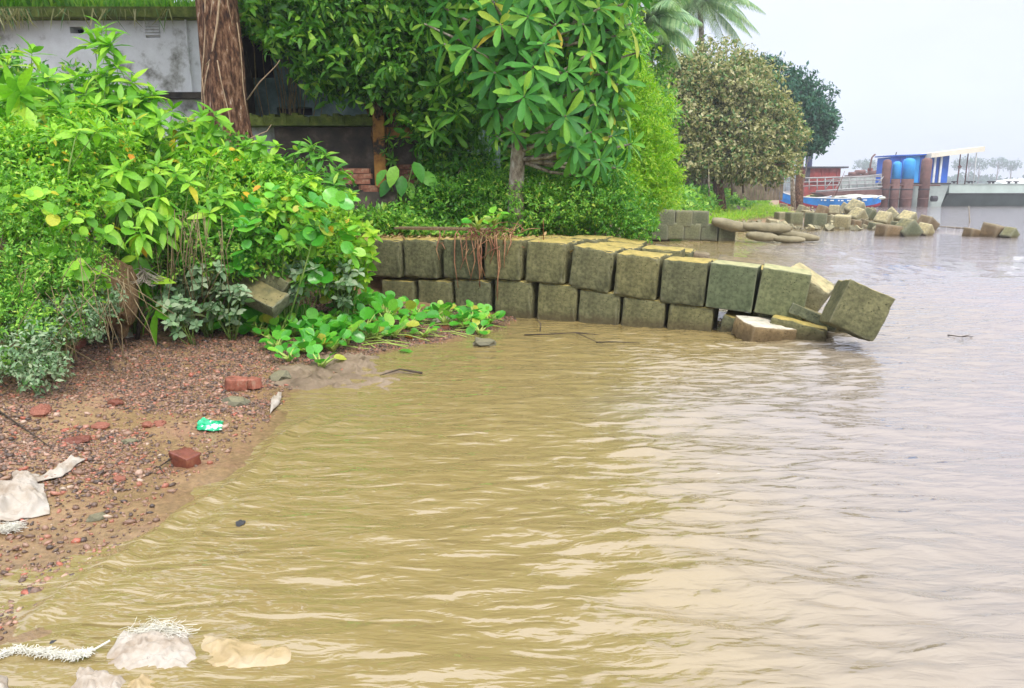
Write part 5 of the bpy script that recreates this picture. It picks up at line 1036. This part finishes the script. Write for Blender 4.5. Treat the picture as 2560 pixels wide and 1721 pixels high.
a = gnd(2005, 60); branch('leaning_pole', [[D(1995, 500, 60), D(2012, 440, 60), D(2022, 385, 60)]], .08, bark_pale, 'thin leaning pole at the river edge below the blue green tree', 'pole')

# ------------------------------------------------------------------ boats
def flat(name, c_, rough=.5, var=.35, scale=2, metal=0):
    c0 = tuple(q * (1 - var) for q in c_); c1 = tuple(min(1, q * (1 + var * .6)) for q in c_); return mat_noise(name, [(.3, c0), (.7, c1)], scale, rough, .2, .01, scale * 6)
blue = flat('boat_blue', (.02, .20, .58), .4); redp = flat('boat_red', (.36, .03, .05), .5); whitep = flat('white_paint', (.68, .7, .68), .5, .2); cargo = flat('net_heap', (.55, .58, .48), .9, .5, 4); darkb = flat('dark_metal', (.05, .045, .05), .6); rust = flat('rusty_steel', (.17, .09, .075), .8, .5, 1.2)
def boat(x0, x1, yb, Y, label, h, bow=1.0, beam=1.3, cargo_on=True, dark=False, marks=True, yaw=0):
    a = D(x0, yb, Y); b_ = D(x1, yb, Y); L = (b_ - a).length; mid = Vector(((a.x + b_.x) / 2, Y, 0)); root = empty('wooden_boat', mid, label, 'boat', 'blue boats moored at the bank'); n = 24
    secs = []
    for i in range(n + 1):
        s = i / n; w_ = beam * (1 - abs(2 * s - 1) ** 2.6) * .5 + .02; sh = h * (1 + (.55 * bow * (1 - s) ** 4) + .3 * s ** 5); kz = -.25 + .45 * abs(2 * s - 1) ** 4; x = (s - .5) * L
        ring = []
        for q in range(9):
            u = (q - 4) / 4; au = abs(u); yy = math.copysign(w_ * min(1, au ** .55), u); zz = kz + (sh - kz) * au ** 1.5; ring.append(Vector((x * (1 + .03 * au), yy, zz)) + mid)
        secs.append(ring)
    def strip(qs, name, mat):
        mb = MB(); V = [r[q] for r in secs for q in qs]; k = len(qs); Fc = [(i * k + j, i * k + j + 1, (i + 1) * k + j + 1, (i + 1) * k + j) for i in range(n) for j in range(k - 1)]; mb.add(V, Fc); return mb.obj(name, mat, root, True)
    strip([2, 3, 4, 5, 6], 'bottom', redp); 
    for q in ([0, 1, 2], [6, 7, 8]): strip(q, 'topside', darkb if dark else blue)
    for q in (0, 8): mb = MB(); mb.tube([r[q] + Vector((0, 0, .02)) for r in secs], .045, 5); mb.obj('gunwale', blue if dark else whitep, root, True)
    mb = MB(); V = []; 
    for r in secs[2:-2]: V += [r[1].lerp(r[0], .6), r[7].lerp(r[8], .6)]
    mb.add(V, [(2 * i, 2 * i + 1, 2 * i + 3, 2 * i + 2) for i in range(len(V) // 2 - 1)]); mb.obj('deck', fen, root)
    if marks:
        for i in range(9):
            k = 5 + int(i * 1.7); r = secs[k]; c_ = r[0].lerp(r[1], .45) + Vector((0, -.03, 0)); mb = MB(); mb.box(c_, (.12 + .1 * (i % 3), .02, .10)); mb.obj('painted_mark', whitep, root)
    return root, secs, mid
boat(1948, 2075, 512, 74, 'blue and maroon boat bow drawn up behind the other boat', .8, 1.6, 1.2, marks=False)
bt, secs, mid = boat(2008, 2200, 514, 70, 'bright blue open boat with white markings and red bottom at the rubble', .82, .3, 1.5)
o = link('net_heap', rock_mesh('net_heap', cargo, 2, 4, .6, .3), None, mid + Vector((1.5, 0, .9))); o.scale = (1.9, .5, .9); tag(o, 'pale green heap of nets piled in the bright blue boat', 'net heap')
o = link('net_heap', rock_mesh('net_heap', flat('old_thatch', (.28, .30, .12), .95, .5, 5), 5, 4, .6, .35), None, D(2070, 495, 77)); o.scale = (1.9, .6, 1.1); tag(o, 'olive green heap behind the blue boats', 'heap')
branch('bamboo_pole', [[D(2084, 500, 70), D(2112, 428, 70)]], .06, rust, 'bamboo pole leaning up from the bright blue boat', 'pole')
mb = MB(); ty = secs[16][0] + Vector((0, -.06, -.12))
for i in range(12): pass
mb.tube([ty + Vector((.2 * math.cos(a), 0, .2 * math.sin(a))) for a in np.linspace(0, 6.28, 14)], .06, 6); mb.obj('tyre_fender', darkb, bt, True)

# ------------------------------------------------------------------ pontoons, barge, pilings
BYp = 76
def PX(px, Y=BYp): return D(px, 480, Y).x
def PZ(py, Y=BYp): return D(1280, py, Y).z
lgrey = flat('pontoon_paint', (.34, .39, .36), .6, .3, .8); hullgrn = flat('barge_paint', (.42, .50, .45), .6, .2, .6); hulldk = flat('barge_dark', (.075, .095, .09), .6, .3, .6)
po = empty('pontoon', (PX(2280), BYp, 0), 'grey rust streaked pontoon carrying the blue cabin', 'pontoon')
mb = MB(); z1 = PZ(461); V = [(PX(2195), BYp, -.5), (PX(2352), BYp, -.5), (PX(2371), BYp, z1), (PX(2195), BYp, z1)]; V += [(x, y + 6, z) for x, y, z in V]
mb.add(V, [(0, 1, 2, 3), (7, 6, 5, 4), (0, 3, 7, 4), (1, 5, 6, 2), (3, 2, 6, 7), (0, 4, 5, 1)]); mb.obj('hull', lgrey, po)
mb = MB(); boxb(mb, PX(2190), PX(2374), BYp - .12, BYp + .1, z1 + .004, z1 + .14); mb.obj('deck_edge', darkb, po)
ba = empty('barge', (PX(2500), BYp + 3, 0), 'long pale green barge with a dark lower hull running off the right edge', 'barge')
mb = MB(); X0, X1 = PX(2372, 77), PX(2760, 77); zc = PZ(484, 77); zt_ = PZ(461, 77)
V = [(X0, 77, zc), (X1, 77, zc), (X1, 77, zt_), (X0, 77, zt_)]; V += [(x, y + 9, z) for x, y, z in V]
mb.add(V, [(0, 1, 2, 3), (7, 6, 5, 4), (0, 3, 7, 4), (1, 5, 6, 2), (3, 2, 6, 7), (0, 4, 5, 1)]); mb.obj('upper_hull', hullgrn, ba)
mb = MB(); V = [(X0 - .55, 77.8, -.4), (X1, 77.8, -.4), (X1, 77.02, zc - .02), (X0 + .02, 77.02, zc - .02)]; V += [(X0 - .5, 85, -.4), (X1, 85, -.4), (X1, 86, zc - .02), (X0, 86, zc - .02)]
mb.add(V, [(0, 1, 2, 3), (7, 6, 5, 4), (0, 3, 7, 4), (1, 5, 6, 2), (3, 2, 6, 7), (0, 4, 5, 1)]); mb.obj('lower_hull', hulldk, ba)
mb = MB(); boxb(mb, X0, X1, 76.93, 77.05, zt_ - .03, zt_ + .06); mb.obj('rubbing_strake', lgrey, ba)
mb = MB(); boxb(mb, X0, X1, 76.93, 76.99, zc - .05, zc + .03); mb.obj('rubbing_strake', darkb, ba)
for x in (2385, 2422, 2432, 2474, 2483, 2522, 2540): mb = MB(); p = D(x, 458, 77.5); mb.tube([(p.x, 77.5, zt_), (p.x, 77.5, zt_ + .28)], .12, 8); mb.box((p.x, 77.5, zt_ + .26), (.5, .14, .1)); mb.obj('bollard', darkb, ba)
o = link('upturned_dinghy', rock_mesh('upturned_dinghy', whitep, 8, 4, .15, .4), None, (PX(2540, 80), 80, zt_ + .1)); o.scale = (2.6, .9, 1.2); tag(o, 'white upturned dinghy on the barge deck by the right edge', 'dinghy')
# blue cabin
cabb = flat('cabin_blue', (.015, .11, .50), .5, .3, .8); cabl = flat('cabin_light_blue', (.03, .30, .68), .5, .25, .8)
ca = empty('blue_cabin', (PX(2290), BYp + 2, z1), 'bright blue sheet metal cabin on the pontoon', 'cabin')
n = 12
for i in range(n):
    xa, xb = 2221 + (2366 - 2221) * i / n, 2221 + (2366 - 2221) * (i + 1) / n; zt2 = PZ(392 - 3 * (i / n), 77.0); mb = MB(); boxb(mb, PX(xa, 77), PX(xb, 77) - .03, 77.0 + .06 * (i % 2), 77.2, z1 + .15, zt2); mb.obj('wall_panel', cabb if i not in (3, 4, 5) else cabl, ca)
mb = MB(); boxb(mb, PX(2221, 77) + .02, PX(2366, 77) - .05, 77.25, 80, z1 + .02, PZ(393, 77)); mb.obj('cabin_body', cabb, ca)
mb = MB(); a0, a1 = PX(2216, 77), PX(2325, 77); V = [(a0, 76.7, PZ(392, 77)), (a1, 76.7, PZ(388, 77)), (a1, 80.2, PZ(387, 77)), (a0, 80.2, PZ(391, 77))]; V += [(x, y, z + .12) for x, y, z in V]
mb.add(V, [(0, 3, 2, 1), (4, 5, 6, 7), (0, 1, 5, 4), (1, 2, 6, 5), (2, 3, 7, 6), (3, 0, 4, 7)]); mb.obj('roof', cabb, ca)
for x in (2330, 2345): mb = MB(); mb.box((PX(x, 76.6), 76.6, (z1 + PZ(392, 76.6)) / 2), (.18, .14, PZ(392, 76.6) - z1)); mb.obj('door_post', whitep, ca)
mb = MB(); mb.tube([(PX(2236, 77), 77.5, PZ(390, 77)), (PX(2238, 77), 77.5, PZ(380, 77))], .05, 5); mb.obj('roof_vent', darkb, ca)
cnp = empty('canopy', (PX(2390, 76), 76, z1), 'sloping cream canopy on thin posts beside the blue cabin', 'canopy')
cream = flat('cream_paint', (.66, .62, .50), .6, .15, 1); mb = MB(); a0, a1 = PX(2319, 75.8), PX(2450, 75.8)
V = [(a0, 75.8, PZ(395, 75.8)), (a1, 75.8, PZ(379, 75.8)), (a1, 75.8, PZ(366, 75.8)), (a0, 75.8, PZ(383, 75.8))]; V += [(x, y + 3, z) for x, y, z in V]
mb.add(V, [(0, 1, 2, 3), (7, 6, 5, 4), (0, 3, 7, 4), (1, 5, 6, 2), (3, 2, 6, 7), (0, 4, 5, 1)]); mb.obj('canopy_roof', cream, cnp)
for x, y in ((2395, 386), (2414, 384), (2435, 382)):
    mb = MB(); mb.tube([(PX(x, 76.6), 76.9, zt_), (PX(x, 76.6), 76.9, PZ(y, 76.6))], .055, 6); mb.obj('post', rust if x < 2430 else whitep, cnp, True)
mb = MB(); mb.box((PX(2395, 76.6), 76.8, PZ(417, 76.6)), (.28, .1, .28), Matrix.Rotation(R(45), 3, 'Y')); mb.obj('sign_plate', rust, cnp)
for x0, x1, yt, ybt, mt, lb in [(2201, 2222, 399, 508, rust, 'rust brown steel piling at the left of the row'), (2226, 2247, 404, 470, cabl, 'shorter blue painted piling second from the left'), (2252, 2280, 396, 470, cabl, 'tall light blue piling with a rounded top'), (2297, 2322, 395, 512, rust, 'brown weathered piling in front of the cabin door')]:
    Yp = 74.5; root = empty('piling', (PX((x0 + x1) / 2, Yp), Yp, 0), lb, 'piling', 'steel pilings before the pontoon'); r = (PX(x1, Yp) - PX(x0, Yp)) / 2; cx = PX((x0 + x1) / 2, Yp); zt3 = PZ(yt, Yp); mb = MB()
    zs = PZ(448, Yp) if mt is cabl else -1
    mb.tube([(cx, Yp, zs + (0.002)), (cx, Yp, zt3 - .3), (cx, Yp, zt3 - .12), (cx, Yp, zt3)], [r, r, r * .85, r * .35], 18); mb.obj('shaft', mt, root, True)
    if mt is cabl: mb = MB(); mb.tube([(cx, Yp, -1), (cx, Yp, zs)], [r * 1.02, r * 1.02], 18); mb.obj('rusty_base', rust, root, True)
    for k in range(2): mb = MB(); zz = zs + .1 if zs > 0 else .8 + k; mb.tube([(cx, Yp, .7 + k * .9), (cx, Yp, .82 + k * .9)], r * 1.07, 18); mb.obj('collar', darkb if k else rust, root, True)
mb = MB(); mb.tube([(PX(2185), 74.3, PZ(464)), (PX(2325), 74.3, PZ(464))], .07, 6); tag(mb.obj('mooring_beam', rust), 'rusty horizontal beam tying the pilings together', 'beam')
mb = MB(); mb.tube([(PX(2322), 75.4, PZ(497)), (PX(2335), 75.4, PZ(497))], .28, 10); tag(mb.obj('fender', darkb), 'dark round fender on the pontoon side', 'fender')

# gangway
gw_ = empty('gangway', (PX(2080, 74), 74, .5), 'white railed gangway leading from the bank to the pontoon', 'gangway')
def gp(px, py, Y=74): return D(px, py, Y)
railm = flat('rail_white', (.33, .33, .32), .6, .3, 2)
for (a, b_, c_, d, r, mt, nm) in [(1963, 447, 2205, 441, .07, railm, 'rail'), (1963, 457, 2205, 450, .05, railm, 'rail'), (1975, 467, 2205, 459, .05, railm, 'rail'), (2040, 479, 2205, 467, .09, railm, 'rail'), (2060, 452, 2205, 436, .05, railm, 'rail')]:
    mb = MB(); mb.tube([gp(a, b_), gp(c_, d)], r, 6); mb.obj(nm, mt, gw_, True)
for i in range(13):
    x = 1963 + i * 20; f_ = i / 12; mb = MB(); mb.tube([gp(x, 478 - 10 * f_), gp(x, 446 - 5 * f_)], .055, 5); mb.obj('rail_post', railm, gw_, True)
for i in range(6):
    x = 2060 + i * 25; f_ = i / 6; mb = MB(); mb.tube([gp(x, 478 - 8 * f_), gp(x + 24, 446 - 5 * f_)], .045, 5); mb.obj('brace', railm, gw_, True)
mb = MB(); V = [gp(2040, 482), gp(2205, 474), gp(2205, 492), gp(2080, 496)]; V += [v + Vector((0, 2, 0)) for v in V]; mb.add(V, [(0, 1, 2, 3), (7, 6, 5, 4), (0, 3, 7, 4), (1, 5, 6, 2), (3, 2, 6, 7), (0, 4, 5, 1)]); mb.obj('girder', rust, gw_)
# red hut boat behind
YR = 92; redh = flat('hut_red', (.30, .045, .035), .7, .4, 2)
rh = empty('red_hut', (PX(2055, YR), YR, .3), 'rust red shed with a flat dark roof beyond the gangway', 'hut')
for i in range(9): xa = 2013 + 85 * i / 9; xb = 2013 + 85 * (i + 1) / 9; mb = MB(); boxb(mb, PX(xa, YR), PX(xb, YR) - .03, YR + .05 * (i % 2), YR + .3, PZ(455, YR), PZ(421, YR)); mb.obj('wall_panel', redh if i else darkb, rh)
mb = MB(); boxb(mb, PX(2014, YR), PX(2097, YR), YR + .31, YR + 3, .2, PZ(422, YR)); mb.obj('body', redh, rh)
mb = MB(); boxb(mb, PX(2006, YR), PX(2112, YR), YR - .5, YR + 3.4, PZ(421, YR) + .01, PZ(417, YR)); mb.obj('roof', darkb, rh)
mb = MB(); mb.tube([(PX(2029, YR), YR + 1.5, PZ(420, YR)), (PX(2029, YR), YR + 1.5, PZ(388, YR))], .36, 12); mb.tube([(PX(2029, YR), YR + 1.5, PZ(389, YR)), (PX(2029, YR), YR + 1.5, PZ(385, YR))], .42, 12); mb.obj('funnel', flat('funnel_blue', (.04, .05, .12), .6), rh)
wr = empty('work_barge', (PX(2150, 96), 96, .2), 'low rusty work barge with winch gear beyond the gangway', 'barge')
mb = MB(); boxb(mb, PX(2095, 96), PX(2225, 96), 96, 100, -.3, PZ(444, 96)); mb.obj('hull', lgrey, wr)
for x, y, s in ((2132, 436, .5), (2150, 432, .6), (2165, 437, .45), (2185, 434, .7), (2140, 440, .4)): mb = MB(); p = D(x, y, 97); mb.tube([p + Vector((-s, 0, 0)), p + Vector((s, 0, .05))], s * .5, 9); mb.obj('winch_drum', rust, wr, True)
mb = MB(); boxb(mb, PX(2125, 96), PX(2195, 96), 96.5, 98, PZ(444, 96) + .01, PZ(438, 96)); mb.obj('winch_frame', rust, wr)
mb = MB(); mb.tube([D(2175, 440, 97), D(2176, 412, 97), D(2180, 394, 97), D(2188, 386, 97)], [.14, .12, .1, .12], 7); mb.obj('davit', rust, wr, True)
mb = MB(); boxb(mb, PX(2178, 96), PX(2186, 96), 97, 97.5, PZ(440, 96), PZ(420, 96)); mb.obj('post_box', redh, wr)

# ------------------------------------------------------------------ far shore
fw = empty('far_forest', (200, 470, 3), 'hazy blue green wooded shore across the river', 'forest'); fw['kind'] = 'stuff'
ell = []
for i in range(150):
    x = random.uniform(20, 520); h_ = 5.5 + 4 * float(hashn(np.array([x]), np.array([0.]), .02, 3)[0]) + 3 * float(hashn(np.array([x]), np.array([0.]), .12, 4)[0]); ell.append((x, 470 + random.uniform(0, 14), 1.5 + h_ * .45, random.uniform(6, 11), 6, h_ * .5))
bpy.data.objects.remove(fw)
P, Nn = crown_points(ell, 26000, .75, 1.05, .2); me = leaves_mesh('far_forest', P, rng.normal(size=P.shape), Nn + rng.normal(size=P.shape) * .4, rng.uniform(1.2, 2.8, len(P)), 'small', LM['blue'], 1.6)
tag(link('far_forest', me), 'hazy blue green wooded shore across the river', 'forest', None, 'stuff')
for i, (x, y, r) in enumerate([(2160, 408, 5), (2180, 412, 4), (2425, 402, 6.5), (2450, 408, 5), (2497, 403, 4), (2530, 410, 4), (2400, 408, 3.5)]):
    p = D(x, y + 4, 468); base = Vector((p.x, 468, 3)); tree('umbrella_tree', ['flat topped tree left above the far forest beside the bent davit', 'smaller flat topped tree on the far shore right of the bent davit', 'widest flat topped tree on the far shore behind the canopy posts', 'flat topped tree just right of the widest one on the far shore', 'lone small flat topped tree in the far skyline near the right', 'rightmost flat topped tree on the far skyline', 'thin flat topped tree at the left of the widest far one'][i], base, .35, [(p.x, 468, p.z, r, 3, 1.1)], 90, 7, 1.1, LM['blue'], group='flat topped trees on the far shore', nb=4)

# ------------------------------------------------------------------ haze
mb = MB(); mb.box((0, 700, 15.5), (3300, 1800, 36)); hz_m = bpy.data.materials.new('haze_air'); hz_m.use_nodes = True; t = hz_m.node_tree; t.nodes.clear()
pv = N(t, 'ShaderNodeVolumePrincipled'); pv.inputs['Color'].default_value = (.93, .97, 1, 1); pv.inputs['Density'].default_value = .0012; pv.inputs['Anisotropy'].default_value = .2
out = N(t, 'ShaderNodeOutputMaterial'); t.links.new(pv.outputs[0], out.inputs['Volume'])
hzo = mb.obj('haze', hz_m); tag(hzo, 'thin pale river haze', None, None, 'stuff')
